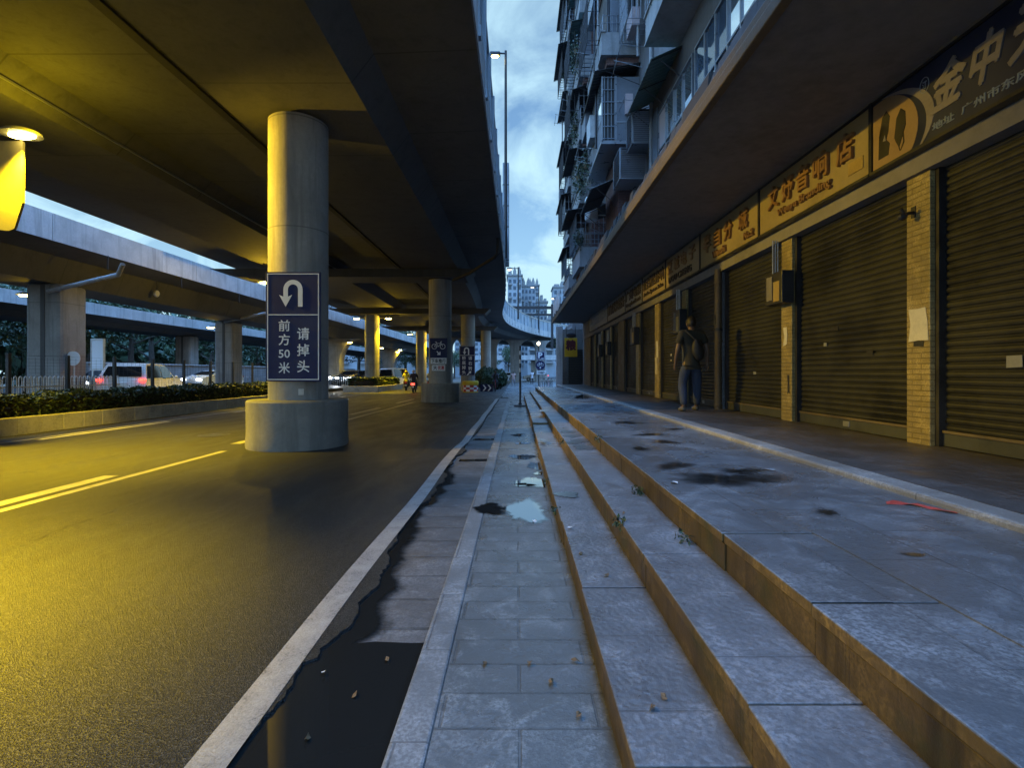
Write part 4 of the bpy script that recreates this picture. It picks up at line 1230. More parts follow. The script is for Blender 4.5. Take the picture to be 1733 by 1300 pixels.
for i, (u, v, z, l) in enumerate([(932,1158,H0,'brown crumpled leaf in the middle of the sidewalk slabs'),(979,1215,H0,'yellowish leaf on the sidewalk near the lowest riser'),
      (973,1122,H0,'pale leaf against the foot of the lowest riser'),(1104,1203,ST[0],'dark curled leaf on the lowest tread near the camera'),(1125,1186,ST[0],'small dark leaf on the lowest tread beside the curled one'),
      (1026,977,ST[0],'dark leaf on the lowest tread level with the second paver row'),(983,940,ST[0],'small dark leaf at the start of the lit riser seam'),(1056,870,ST[1],'speck of leaf on the middle tread'),
      (820,1126,H0,'small dark leaf near the sidewalk joint'),(896,1126,H0,'tiny brown leaf right of the sidewalk joint')]):
    leaf_bit(u, v, z, .022 if i > 2 else .026, l, M['dry_leaf'], i)
leaf_bit(1302, 797, ST[2], .07, 'crumpled white paper on the platform beside the largest wet patch', M['litter_paper'], 31, 'paper_scrap', 'litter', 'litter on the paving')
leaf_bit(1142, 819, ST[2], .05, 'flat white scrap on the platform in front of the largest wet patch', M['litter_paper'], 32, 'paper_scrap', 'litter', 'litter on the paving')
leaf_bit(965, 896, ST[0], .03, 'white scrap on the edge of the lowest step', M['litter_paper'], 33, 'paper_scrap', 'litter', 'litter on the paving')
leaf_bit(548, 1142, -.012, .02, 'white scrap floating in the dark gutter water', M['litter_paper'], 34, 'paper_scrap', 'litter', 'litter on the paving')
for i, (u, v, l) in enumerate(((600,1180,'brown leaf floating in the dark gutter water'),(655,1120,'small leaf floating near the first bare paver'),(520,1255,'leaf drifting in the gutter water closest to the camera'))): leaf_bit(u, v, -.016, .022, l, M['dry_leaf'], 60+i)
leaf_bit(905, 884, H0, .03, 'white scrap beside the big bright puddle', M['litter_paper'], 71, 'paper_scrap', 'litter', 'litter on the paving')
mb = MB(); r = random.Random(9); vs, fs = [], []
for k in range(9):
    t = k/8; vs += [(-.16+.32*t, .05*math.sin(t*5)-.03, .004+.012*r.random()), (-.16+.32*t, .05*math.sin(t*5)+.02, .004+.02*r.random())]
fs = [(2*k, 2*k+2, 2*k+3, 2*k+1) for k in range(8)]
mb.add(vs, fs)
o = mb.build('red_strip', M['red_strip'], loc=(2.38, 2.97, ST[2])); o.rotation_euler = (0,0,-.5); tag(o, 'torn red plastic strip lying at the foot of the walkway border', 'litter', 'litter on the paving')

# ================================================================ signs on the pillars
def uturn(o, cx, cz, s, mt, d=.006):
    """flat arrow that turns back on itself, head pointing down on the left"""
    mb = MB(); w = .17*s; Ro = .36*s; Ri = Ro - w; n = 14
    out = [(cx+Ro*math.cos(PI*k/n), cz+.15*s+Ro*math.sin(PI*k/n)) for k in range(n+1)]
    inn = [(cx+Ri*math.cos(PI*k/n), cz+.15*s+Ri*math.sin(PI*k/n)) for k in range(n+1)]
    xl = cx-(Ro+Ri)/2
    poly = [(cx+Ro, cz-.5*s)] + out + [(cx-Ro, cz-.12*s), (xl-.24*s, cz-.06*s), (xl, cz-.5*s), (xl+.24*s, cz-.06*s), (cx-Ri, cz-.12*s)] + inn[::-1] + [(cx+Ri, cz-.5*s)]
    mb.prism(poly, 'y', -d, -.001); return mb.build('arrow', mt, o)
def panel_sign(name, loc, w, h, label, mt=None, border=.018, cat='road sign'):
    o = root(name, loc, label, cat)
    mb = MB(); mb.bbox(-w/2, w/2, 0, .035, 0, h, .004); mb.build('panel', mt or M['sign_blue'], o)
    if border:
        g_ = .03
        mb = MB()
        mb.box(-w/2+g_, w/2-g_, -.003, -.0005, g_, g_+border).box(-w/2+g_, w/2-g_, -.003, -.0005, h-g_-border, h-g_)
        mb.box(-w/2+g_, -w/2+g_+border, -.003, -.0005, g_+border, h-g_-border).box(w/2-g_-border, w/2-g_, -.003, -.0005, g_+border, h-g_-border)
        mb.build('border', M['sign_white'], o)
    return o
def vtext(o, s, x, ztop, size, pitch, mt, w=None):
    for i, ch in enumerate(s):
        tm = text_mb(ch, .4, .002, size*.03, fit=((w or size)*(1.0 if len(ch) == 1 else 1.0), size if len(ch) == 1 else size*.72))
        tm.xf(Matrix.Translation((x, -.004, ztop - i*pitch - size/2))); tm.build('lettering', mt, o)
sg = panel_sign('turn_sign', (-4.37, 9.80, 1.33), 1.07, 2.14, 'big dark blue sign on the thick pillar, turn back arrow above the number 50')
mb = MB(); mb.box(-.50, .50, -.003, -.0005, 1.295, 1.312); mb.build('border', M['sign_white'], sg)
uturn(sg, .0, 1.72, .52, M['sign_white'])
vtext(sg, ['前','方','50','米'], -.17, 1.20, .215, .275, M['sign_white'])
vtext(sg, ['请','掉','头'], .20, 1.05, .23, .32, M['sign_white'])
mb = MB(); mb.box(-.45,.45,.036,.20,.5,.56).box(-.45,.45,.036,.20,1.7,1.76); mb.build('strap', M['galv'], sg)
mb = MB(); mb.box(-.05,.05,-.003,.003,-.06,.06); o = mb.build('paper_notice', M['paper2'], loc=(-4.27, 9.93, 1.12)); o.rotation_euler = (0,0,.47); tag(o, 'tiny white scrap of paper stuck under the big turn sign', 'notice', 'torn notices on the pillars')
# small turn sign on the third pillar
sg = panel_sign('turn_sign', (-4.06, 40.92, 1.25), 1.28, 2.45, 'smaller blue turn back sign with two columns of writing, behind the crash barrel')
mb = MB(); mb.box(-.60, .60, -.003, -.0005, 1.66, 1.69); mb.build('border', M['sign_white'], sg)
uturn(sg, -.05, 2.02, .6, M['sign_white'])
vtext(sg, list('桥底掉头'), -.27, 1.60, .30, .385, M['sign_white'])
vtext(sg, list('请右转'), .25, 1.60, .30, .42, M['sign_white'])
mb = MB(); mb.prism([(-.02,.10),(.17,.29),(.10,.36),(.34,.40),(.30,.16),(.23,.23),(.05,.04)], 'y', -.006, -.001); mb.build('arrow', M['sign_white'], sg)
# bicycle sign and plates on the second pillar
def bicycle(o, cx, cz, s, mt, y=-.006, name='pictogram'):
    mb = MB(); r_ = .032*s
    for sx in (-.34, .34):
        mb.tube([(cx+sx*s+.2*s*math.cos(a), y, cz-.12*s+.2*s*math.sin(a)) for a in [2*PI*k/18 for k in range(19)]], r_*.8, 5)
    def b(a, c_): mb.tube([(cx+a[0]*s, y, cz+a[1]*s), (cx+c_[0]*s, y, cz+c_[1]*s)], r_*.75, 5)
    b((-.34,-.12),(-.16,.14)); b((-.16,.14),(.2,.14)); b((.2,.14),(.0,-.12)); b((.0,-.12),(-.16,.14)); b((-.34,-.12),(.0,-.12)); b((.34,-.12),(.16,.26)); b((.16,.26),(.28,.28)); b((-.16,.14),(-.2,.24)); b((-.28,.25),(-.12,.25))
    return mb.build(name, mt, o)
bs = root('bicycle_sign', (-3.96, 25.33, 2.2), 'dark blue panel with a white bicycle and small arrow on a pillar', 'road sign')
mb = MB(); mb.bbox(-.44, .44, 0, .03, .05, 1.05, .004); mb.build('panel', M['sign_blue'], bs)
bicycle(bs, 0, .70, .62, M['sign_white'])
mb = MB(); mb.prism([(-.10,.36),(-.07,.40),(.05,.28),(.05,.36),(.10,.36),(.10,.20),(-.06,.20),(-.06,.25),(.01,.25)], 'y', -.006, -.001); mb.build('arrow', M['sign_white'], bs)
pl = root('text_plate', (-3.96, 25.33, 1.95), 'white plate with four bold dark characters under the bicycle panel', 'plate')
mb = MB(); mb.bbox(-.40, .40, 0, .025, 0, .30, .003); mb.build('panel', M['sign_white'], pl)
tm = text_mb('下车推行', .4, .002, .014, fit=(.72, .22)); tm.xf(Matrix.Translation((0,-.004,.15))); tm.build('lettering', M['black'], pl)
pl = root('text_plate', (-3.96, 25.33, 1.60), 'white plate with a dark and a red word, the lowest on the bicycle sign pillar', 'plate')
mb = MB(); mb.bbox(-.33, .33, 0, .025, 0, .29, .003); mb.build('panel', M['sign_white'], pl)
tm = text_mb('大', .4, .002, .014, fit=(.2, .2)); tm.xf(Matrix.Translation((-.17,-.004,.15))); tm.build('lettering', M['black'], pl)
tm = text_mb('优惠', .4, .002, .014, fit=(.32, .2)); tm.xf(Matrix.Translation((.13,-.004,.15))); tm.build('lettering', M['sign_red'], pl)
# metal board on the left pillar by the lamp
bd = root('pillar_board', (-10.22, 9.75, 4.26), 'plain metal board hung on the pillar at the left edge, glowing yellow under the lamp', 'board')
mb = MB(); mb.prism([(-.75,.10),(.35,.0),(.46,.04),(.62,.55),(.62,1.75),(-.75,1.75)], 'y', 0, .05); mb.build('panel', mat('board_paint', (.065,.060,.04), .6, .3, 2), bd)
mb = MB(); mb.box(-1.4,.3,.051,.12,.5,.56).box(-1.4,.3,.051,.12,1.4,1.46); mb.build('strap', M['dark_metal'], bd)

# ================================================================ sodium lamps under the viaduct
NA = (1.0, .685, .010)
def sodium(x, y, z, side, label, power, rad=.09, light=True, grp='sodium lamps on the left pillar row', throw=.12, aim=None, glow=0, cone=104, blend=.8):
    """side = +1 arm grows towards +x from the pillar"""
    o = root('sodium_lamp', (x, y, z), label, 'lamp', grp)
    mb = MB(); k = len(mb.v)
    mb.ell((0,0,.0), (.36,.27,.13), 20, 10)
    mb.v = [(a, b_, max(c, .0) if c > -.001 or 1 else c) for a, b_, c in mb.v]
    mb.build('housing', M['grey_metal'], o)
    mb = MB(); mb.ell((0.02*side,0,-.012), (.25,.13,.055), 14, 8); mb.build('lens', M['lamp_yellow'], o)
    mb = MB(); mb.tube([(-.3*side,0,.06),(-.75*side,.15,.05),(-1.05*side,.45,-.02)], .03, 8); mb.build('arm', M['grey_metal'], o)
    if light:
        if aim:                                                    # the reflector's long throw across the road
            d = bpy.data.lights.new('sodium_throw', 'SPOT'); d.energy = power*throw*aim[3]; d.color = (1.0, .63, .03); d.shadow_soft_size = .06
            d.spot_size = R(aim[4]); d.spot_blend = .65
            l_ = bpy.data.objects.new('sodium_throw', d); C.objects.link(l_); l_.parent = o; l_.location = (0.0, 0.0, -.13)
            l_.rotation_euler = (Vector(aim[:3]) - Vector((x, y, z))).to_track_quat('-Z', 'Y').to_euler()
        else:
            d = bpy.data.lights.new('sodium_light', 'POINT'); d.energy = power*throw; d.color = (1.0, .63, .03); d.shadow_soft_size = .05
            l_ = bpy.data.objects.new('sodium_light', d); C.objects.link(l_); l_.parent = o; l_.location = (0.0, 0.0, -.13)
        if glow:                                                   # light leaking sideways through the glass bowl
            d = bpy.data.lights.new('sodium_glow', 'POINT'); d.energy = glow; d.color = NA; d.shadow_soft_size = .1
            l_ = bpy.data.objects.new('sodium_glow', d); C.objects.link(l_); l_.parent = o; l_.location = (.62*side, -.25, -.06)
        d = bpy.data.lights.new('sodium_beam', 'SPOT'); d.energy = power*2.9; d.color = NA; d.shadow_soft_size = rad
        d.spot_size = R(cone); d.spot_blend = blend
        l_ = bpy.data.objects.new('sodium_beam', d); C.objects.link(l_); l_.parent = o; l_.location = (0.0, 0.0, -.14)
    return o
sodium(-9.48, 9.60, 6.05, 1, 'glaring sodium lamp on the pillar at the left edge of the picture', 3600, throw=.85, aim=(4.2, 10.4, 2.6, 1.5, 58), glow=95)
sodium(-5.7, 2.0, 6.35, 1, 'sodium lamp under the viaduct beside the camera, lighting the near road', 14000, throw=.11, cone=76, blend=1.0, aim=(1.2, 3.6, .3, 1.0, 44))
sodium(-13.1, 9.7, 6.12, -1, 'sodium lamp on the hidden side of the left edge pillar, over the planter', 700)
sodium(-10.7, 41.7, 6.0, 1, 'bright sodium lamp on the right of the island pillar', 1500)
sodium(-13.3, 41.7, 6.0, -1, 'sodium lamp on the left of the island pillar', 300)
sodium(-9.6, 57.3, 5.9, 1, 'small sodium lamp just left of the bicycle sign pillar', 1000)
sodium(-12.2, 57.3, 5.9, -1, 'small sodium lamp on the left of the farthest left row pillar', 300)
sodium(-12.7, 25.3, 6.05, -1, 'sodium lamp glowing beside the left edge of the big turn sign', 800, throw=.5)
GC = 'sodium lamps under the lower flyover'
sodium(-20.85, 21.3, 4.8, -1, 'sodium lamp on the left face of the broad pillar by the cars', 260, grp=GC)
sodium(-22.3, 36.6, 4.8, -1, 'sodium lamp on the second broad flyover pillar', 260, grp=GC)
for x, y, l in ((-18.0,54,'sodium lamp beside the first flared pillar head'),(-17.8,66,'sodium lamp between the two flared pillars'),(-16.8,72,'sodium lamp just right of the island pillar, low under the flyover'),(-18.6,78.2,'sodium lamp on the second flared pillar head')):
    sodium(x, y, 4.75, 1, l, 160, grp=GC)

# ================================================================ planters, hedge and fences
mb = MB()
def planter(name, x0, x1, y0, y1, h, seed):
    mb = MB(); w = .24
    y = y0; r = random.Random(seed)
    while y < y1-.1:
        d = min(.62, y1-y)
        for a, b_ in ((x1-w, x1), (x0, x0+w)):
            j = r.uniform(-.008,.008); mb.bbox(a+j, b_+j, y+.006, y+d-.006, -.02, h+r.uniform(-.006,.006), .018)
        y += d
    for yy in (y0-.2, y1-.04): mb.bbox(x0+.03, x1-.03, yy, yy+.24, -.02, h-.003, .02)
    mb.box(x0+w, x1-w, y0, y1, -.02, h-.06, 1)
    return mb.build(name, [M['kerb_block'], M['soil']])
M['kerb_block'] = mat('kerb_block_granite', (.50,.47,.40), .65, .4, 2.2, bmp=.3, bscale=35)
M['soil'] = mat('soil', (.04,.03,.022), .95, .4, 5)
tag(planter('planter', -13.75, -12.0, 4.0, 26.5, .42, 1), 'long granite kerbed planter holding the hedge beside the left lane', 'planter')
tag(planter('planter', -13.3, -10.6, 38.5, 46.5, .48, 2), 'short planted traffic island with pale kerb around the slim pillar', 'planter')
def hedge(x0, x1, y0, y1, z0, z1, n, size, label, seed):
    rg_ = random.Random(seed); mb = MB()
    o = root('hedge', ((x0+x1)/2, (y0+y1)/2, z0), label, 'hedge')
    cx, cy = (x0+x1)/2, (y0+y1)/2
    for _ in range(n):
        t = rg_.random()
        x = rg_.uniform(x0, x1); y = y0 + (y1-y0)*rg_.random()**1.25; hz = z1-z0
        top = hz*(.86 + .1*math.sin(y*2.3)+.06*math.sin(y*7.1+x*5)+.05*math.sin(x*9))
        if t < .55: z = top - abs(rg_.gauss(0, .06))
        elif t < .85: z = rg_.uniform(0, top); x = (x1 if rg_.random() < .6 else x0) + rg_.gauss(0, .05)
        else: z = rg_.uniform(.1*hz, top)
        e = Euler((rg_.uniform(-1,1), rg_.uniform(-1,1), rg_.uniform(0,6.28))).to_matrix()
        s = size*rg_.uniform(.6, 1.3)*(1 + max(0, y-16)*.03)
        q = [e @ Vector(v) for v in ((-s*.5,0,0),(0,-s*.24,.01),(s*.5,0,s*.12),(0,s*.24,.01))]
        c = Vector((x-cx, y-cy, z)); mb.add([c+v for v in q], [(0,1,2,3)])
    mb.build('foliage', M['hedge_leaf'], o)
    mb = MB(); mb.box(x0-cx+.12, x1-cx-.12, y0-cy+.1, y1-cy-.1, -.05, (z1-z0)*.7); mb.build('branch_mass', M['soil'], o)
    return o
hedge(-13.45, -12.3, 7.0, 26.2, .36, 1.02, 26000, .12, 'long dark leafy hedge in the granite planter, lit yellow at its near end', 1)
hedge(-13.0, -10.9, 38.8, 46.2, .42, 1.1, 7000, .16, 'small hedge on the planted traffic island around the slim pillar', 2)
# mesh fence with dark posts
mf = root('mesh_fence', (-14.3, 20, 0), 'dark wire mesh fence on square posts behind the long hedge', 'fence')
pm = MB(); pm.bbox(-.045,.045,-.045,.045,0,2.05,.008); pme = pm.mesh('post', M['black'])
for k in range(11):
    y = 10.4 + 1.86*k
    o = bpy.data.objects.new('post', pme); C.objects.link(o); o.parent = mf; o.location = (0, y-20, 0)
mb = MB()
for k in range(19): mb.box(-.002,.002, 10.4-20, 29-20, .2+.1*k, .204+.1*k)
for k in range(95): mb.box(-.002,.002, -9.6+.196*k, -9.596+.196*k, .2, 1.96)
mb.build('wire_mesh', M['dark_metal'], mf)
# white hoop railing
wf = root('hoop_railing', (-15.9, 20, 0), 'white hoop topped railing along the far road, left of the cars', 'fence')
for k in range(48):
    y = 12.0 + .17*k
    if k == 0:
        m_ = MB(); m_.tube([(0,-.05,.1),(0,-.05,1.30),(0,-.035,1.36),(0,0,1.385),(0,.035,1.36),(0,.05,1.30),(0,.05,.1)], .016, 5); hme = m_.mesh('hoop', M['white'])
    o = bpy.data.objects.new('hoop', hme); C.objects.link(o); o.parent = wf; o.location = (0, y-20, 0)
mb = MB(); mb.box(-.02,.02,-8,.1,.28,.32).box(-.02,.02,-8,.1,1.02,1.06); mb.build('rail', M['white'], wf)
rf = root('street_railing', (-13.5, 48, 0), 'pale street railing beyond the planted island, in front of the oncoming headlights', 'fence')
mb = MB()
for k in range(70): mb.box(-12+.2*k-.5, -11.97+.2*k-.5, 0, .03, .15, 1.05)
mb.box(-12.5, 1.5, 0, .035, 1.05, 1.1).box(-12.5, 1.5, 0, .035, .15, .2); mb.build('rail', M['galv'], rf)

# ================================================================ vehicles
def car(name, loc, rz, label, paint, L=4.6, W=1.84, H=1.7, van=False, lights='', cat='car', clear=.0):
    o = root(name, loc, label, cat, None, rz)             # nose points to +y
    wb = L*.29; r_ = .34
    if van:
        prof = [(-L/2,.42),(-L/2+.02,.95),(-L/2+.06,1.05),(-L/2+.16,H-.14),(-L/2+.32,H-.02),(-L*.1,H),(L*.17,H-.06),(L*.36,1.12),(L*.46,1.0),(L/2-.02,.86),(L/2,.5),(L/2-.08,.3),(-L/2+.06,.3)]
    else:
        prof = [(-L/2,.45),(-L/2+.0,.72),(-L/2+.05,.98),(-L/2+.12,1.08),(-L/2+.46,H-.10),(-L/2+.62,H-.02),(-L*.12,H),(L*.06,H-.05),(L*.235,1.10),(L*.40,.99),(L*.475,.86),(L/2,.62),(L/2-.03,.32),(-L/2+.05,.32)]
    bm = bmesh.new(); xs = [-1,-.92,-.5,0,.5,.92,1]
    rows = []
    for x in xs:
        row = []
        for (y, z) in prof:
            tum = max(0, (z-1.0)/(H-1.0))
            wv = W/2*(1-.22*tum)
            if abs(x) == 1: yy, zz, xx = y*.985, z+( -.02 if z > .8 else .02), wv*x
            else: yy, zz, xx = y*(1 - .03*abs(x)), z - .02*abs(x), wv*x
            row.append(bm.verts.new((xx, yy, zz)))
        rows.append(row)
    n = len(prof)
    for i in range(len(xs)-1):
        for k in range(n): bm.faces.new((rows[i][k], rows[i][(k+1)%n], rows[i+1][(k+1)%n], rows[i+1][k]))
    bm.faces.new(rows[0][::-1]); bm.faces.new(rows[-1])
    bmesh.ops.recalc_face_normals(bm, faces=bm.faces[:])
    body = MB().bm(bm, 0, True).build('body', paint, o)
    def sidew(y0, y1, z0, z1, sl0, sl1, s):
        def P(y, z, off):
            t = max(0, (z-1.0)/(H-1.0)); return (s*(W/2*(1-.22*t)+off), y, z)
        mb = MB(); q = [(y0, z0), (y1, z0), (y1-sl1, z1), (y0+sl0, z1)]
        mb.add([P(y, z, .006) for y, z in q], [(0,1,2,3)]); mb.build('side_window', M['car_glass'], o)
    zt = H-.12
    for s in (-1, 1):
        sidew(-L/2+.35 if not van else -L/2+.3, -L*.10, 1.06, zt, .28 if not van else .06, 0, s)
        sidew(-L*.085, L*.21 if not van else L*.30, 1.04, zt, 0, .62 if not van else .6, s)
        for yy in (-wb, wb):
            wh = MB(); wh.lathe([(r_*.6,-.11),(r_,-.10),(r_,.10),(r_*.6,.11)], n=20); wh.xf(Matrix.Translation((s*(W/2-.10), yy, r_)) @ Matrix.Rotation(PI/2, 4, 'Y'))
            w_ = wh.build('wheel', M['rubber'], o)
            rm = MB(); rm.lathe([(r_*.58,-.02),(r_*.58,.02)], n=14); rm.xf(Matrix.Translation((s*(W/2+.012), yy, r_)) @ Matrix.Rotation(PI/2, 4, 'Y')); rm.build('rim', M['galv'], w_)
        mb = MB(); mb.ell((s*(W/2+.10), L*.20, 1.08), (.10,.06,.07), 10, 6); mb.build('mirror', paint, o)
        on = 'h' in lights
        mb = MB(); mb.ell((s*(W/2-.28), L/2-.06, .78), (.20,.10,.09), 10, 6); mb.build('headlight', M['head_light'] if on else M['car_glass'], o)
        mb = MB(); mb.bbox(s*(W/2-.12)-.14, s*(W/2-.12)+.10, -L/2-.012, -L/2+.10, .92, 1.02, .02); mb.build('taillight', M['tail_light'] if 't' in lights else M['sign_red'], o)
    sl = ((.12, .46) if not van else (.16, .16))
    mb = MB(); z0, z1 = 1.12, H-.16
    mb.add([(-W*.40,-L/2+(.13 if not van else .08)-.02,z0),(W*.40,-L/2+(.13 if not van else .08)-.02,z0),(W*.34,-L/2+(.41 if not van else .15)-.025,z1),(-W*.34,-L/2+(.41 if not van else .15)-.025,z1)], [(0,1,2,3)])
    mb.build('rear_window', M['car_glass'], o)
    mb = MB(); ya, yb = ((L*.235, L*.075) if not van else (L*.35, L*.185))
    mb.add([(-W*.42, ya+.012, 1.13),(W*.42, ya+.012, 1.13),(W*.35, yb+.03, H-.09),(-W*.35, yb+.03, H-.09)], [(0,1,2,3)]); mb.build('windscreen', M['car_glass'], o)
    mb = MB(); mb.bbox(-.24,.24,-L/2-.02,-L/2+.02,.74,.86,.004); mb.build('number_plate', M['sign_white'] if 'w' in lights else M['sign_blue'], o)
    mb = MB(); mb.bbox(-W*.46,W*.46,-L/2-.03,-L/2+.12,.36,.56,.03).bbox(-W*.46,W*.46,L/2-.12,L/2+.02,.34,.52,.03); mb.build('bumper', M['black'], o)
    if 'g' in lights:
        for s in (-1,1):
            d = bpy.data.lights.new('headlamp_beam', 'SPOT'); d.energy = 160; d.spot_size = R(75); d.color = (.85,.93,1); d.shadow_soft_size = .08
            l_ = bpy.data.objects.new('headlamp_beam', d); C.objects.link(l_); l_.parent = o; l_.location = (s*.65, L/2+.1, .78); l_.rotation_euler = (R(82), 0, 0)
    return o
M['car_white'] = mat('white_car_paint', (.74,.72,.68), .25, .05, 2, spec=.6)
M['car_dark'] = mat('dark_car_paint', (.03,.035,.045), .22, .1, 2, spec=.7)
M['car_silver'] = mat('silver_car_paint', (.42,.44,.46), .25, .1, 2, .3)
car('suv', (-17.75, 23.9, .222), R(16), 'white suv with glowing red tail lights driving away behind the mesh fence', M['car_white'], H=1.72, lights='tw')
car('parked_car', (-21.9, 27.4, .222), R(171), 'dark car with white headlights coming towards us, half hidden by the white suv', M['car_dark'], H=1.8, lights='hg')
car('parked_car', (-23.6, 39.0, .222), R(172), 'far car with small headlights between the white suv and the second broad pillar', M['car_silver'], H=1.5, lights='h')
car('van', (-13.2, 55.0, 0), R(-14), 'white van with a dark rear window beyond the planted traffic island', M['car_white'], L=4.9, W=1.9, H=2.0, van=True, lights='w', cat='van')
car('parked_car', (-16.6, 51.0, .222), R(172), 'dark oncoming car with glaring white headlights left of the island pillar', M['car_dark'], H=1.55, lights='hg')
car('parked_car', (-18.9, 55.5, .222), R(172), 'silver oncoming car with headlights at the foot of the first flared pillar', M['car_silver'], H=1.55, lights='h')
car('parked_car', (-2.5, 98.0, 0), R(90), 'pale car crossing far behind the arched pillars', M['car_white'], H=1.6)
car('parked_car', (3.4, 92.0, 0), R(90), 'pale car at the far end of the street beside the slim post', M['car_white'], H=1.6, lights='t')

# ================================================================ people
M['skin'] = mat('skin', (.14,.085,.055), .55, .12, 8)
M['hair'] = mat('black_hair', (.012,.010,.009), .6, .3, 30)
M['shirt_olive'] = mat('olive_shirt', (.03,.027,.018), .9, .2, 6, bmp=.2, bscale=40)
M['jeans'] = mat('blue_jeans', (.035,.048,.085), .85, .25, 6, bmp=.2, bscale=60)
M['shoe'] = mat('pale_shoe', (.09,.085,.075), .7, .2, 9)
M['bag'] = mat('black_bag', (.012,.012,.013), .6, .3, 9)
def skin_mesh(name, J, E, mt, sub=2):
    """J: name -> (x,y,z,r) or (x,y,z,rx,ry); E: edges between names; one continuous tapered surface"""
    keys = list(J); idx = {k: i for i, k in enumerate(keys)}
    me = bpy.data.meshes.new(name)
    me.from_pydata([J[k][:3] for k in keys], [(idx[a], idx[b_]) for a, b_ in E], [])
    o = bpy.data.objects.new(name, me); C.objects.link(o)
    o.modifiers.new('skin', 'SKIN')
    sv = me.skin_vertices[0].data if me.skin_vertices else None
    if sv is None:
        bm = bmesh.new(); bm.from_mesh(me); bm.verts.layers.skin.verify(); bm.to_mesh(me); bm.free(); sv = me.skin_vertices[0].data
    for k, i in idx.items():
        r_ = J[k][3:]; sv[i].radius = (r_[0], r_[-1]); sv[i].use_root = (i == 0)
    s_ = o.modifiers.new('sub', 'SUBSURF'); s_.levels = sub; s_.render_levels = sub
    out = bpy.data.meshes.new_from_object(o.evaluated_get(bpy.context.evaluated_depsgraph_get()))
    bpy.data.objects.remove(o); bpy.data.meshes.remove(me)
    mb = MB(); mb.add([v.co[:] for v in out.vertices], [list(p.vertices) for p in out.polygons], 0, True)
    bpy.data.meshes.remove(out)
    return mb
def head(mb, c, s=1.0, yaw=0):
    """skull, jaw, nose, eyes sockets, ears; the face looks to +y"""
    k = len(mb.v)
    bm = bmesh.new(); bmesh.ops.create_uvsphere(bm, u_segments=20, v_segments=14, radius=1)
    for v in bm.verts:
        x, y, z = v.co
        w = .074; d = .095; h = .118
        if z < 0: w *= 1 - .28*(-z)**1.5; d *= 1 - .12*(-z)
        yy = y*d; 
        if y > .6 and -.45 < z < .1 and abs(x) < .2: yy += .020*(1-abs(x)/.2)*(1 if z < -.05 else .6)
        if y > .5 and .0 < z < .22 and .18 < abs(x) < .6: yy -= .008
        if y > .6 and -.62 < z < -.48 and abs(x) < .35: yy += .006
        v.co = (x*w, yy, z*h)
    mb.bm(bm, 0, True)
    for sx in (-1, 1): mb.ell((sx*.076, -.005, -.005), (.012,.022,.034), 8, 6)
    mb.xf(Matrix.Translation(c) @ Matrix.Rotation(yaw, 4, 'Z') @ Matrix.Scale(s, 4), k)
def hand(J, E, w, side, d, curl=.35, s=1.0):
    """palm and five separate fingers hanging from wrist w along d (unit, downwards)"""
    wx, wy, wz = J[w][:3]
    J[w+'p'] = (wx+d[0]*.07*s, wy+d[1]*.07*s, wz+d[2]*.07*s, .022*s, .036*s); E.append((w, w+'p'))
    for i, (oy, ln) in enumerate(((.030,.072),(.011,.080),(-.009,.075),(-.028,.058))):
        a = (wx+d[0]*.105*s, wy+d[1]*.105*s+oy*s, wz+d[2]*.105*s); p = a; prev = w+'p'
        for j in range(3):
            nm = f'{w}f{i}{j}'; c_ = curl*j
            q = (p[0]-side*math.sin(c_)*ln/3*s*1.0, p[1]+d[1]*ln/3*s+oy*.1*s, p[2]-math.cos(c_)*ln/2.4*s) if j else p
            J[nm] = (*q, (.0095-.001*j)*s); E.append((prev, nm)); prev = nm; p = q
    J[w+'t0'] = (wx+d[0]*.03*s-side*.004, wy+.035*s, wz-.035*s, .011*s); J[w+'t1'] = (wx-side*.012*s, wy+.055*s, wz-.075*s, .0095*s); J[w+'t2'] = (wx-side*.022*s, wy+.055*s, wz-.105*s, .008*s)
    E += [(w, w+'t0'), (w+'t0', w+'t1'), (w+'t1', w+'t2')]
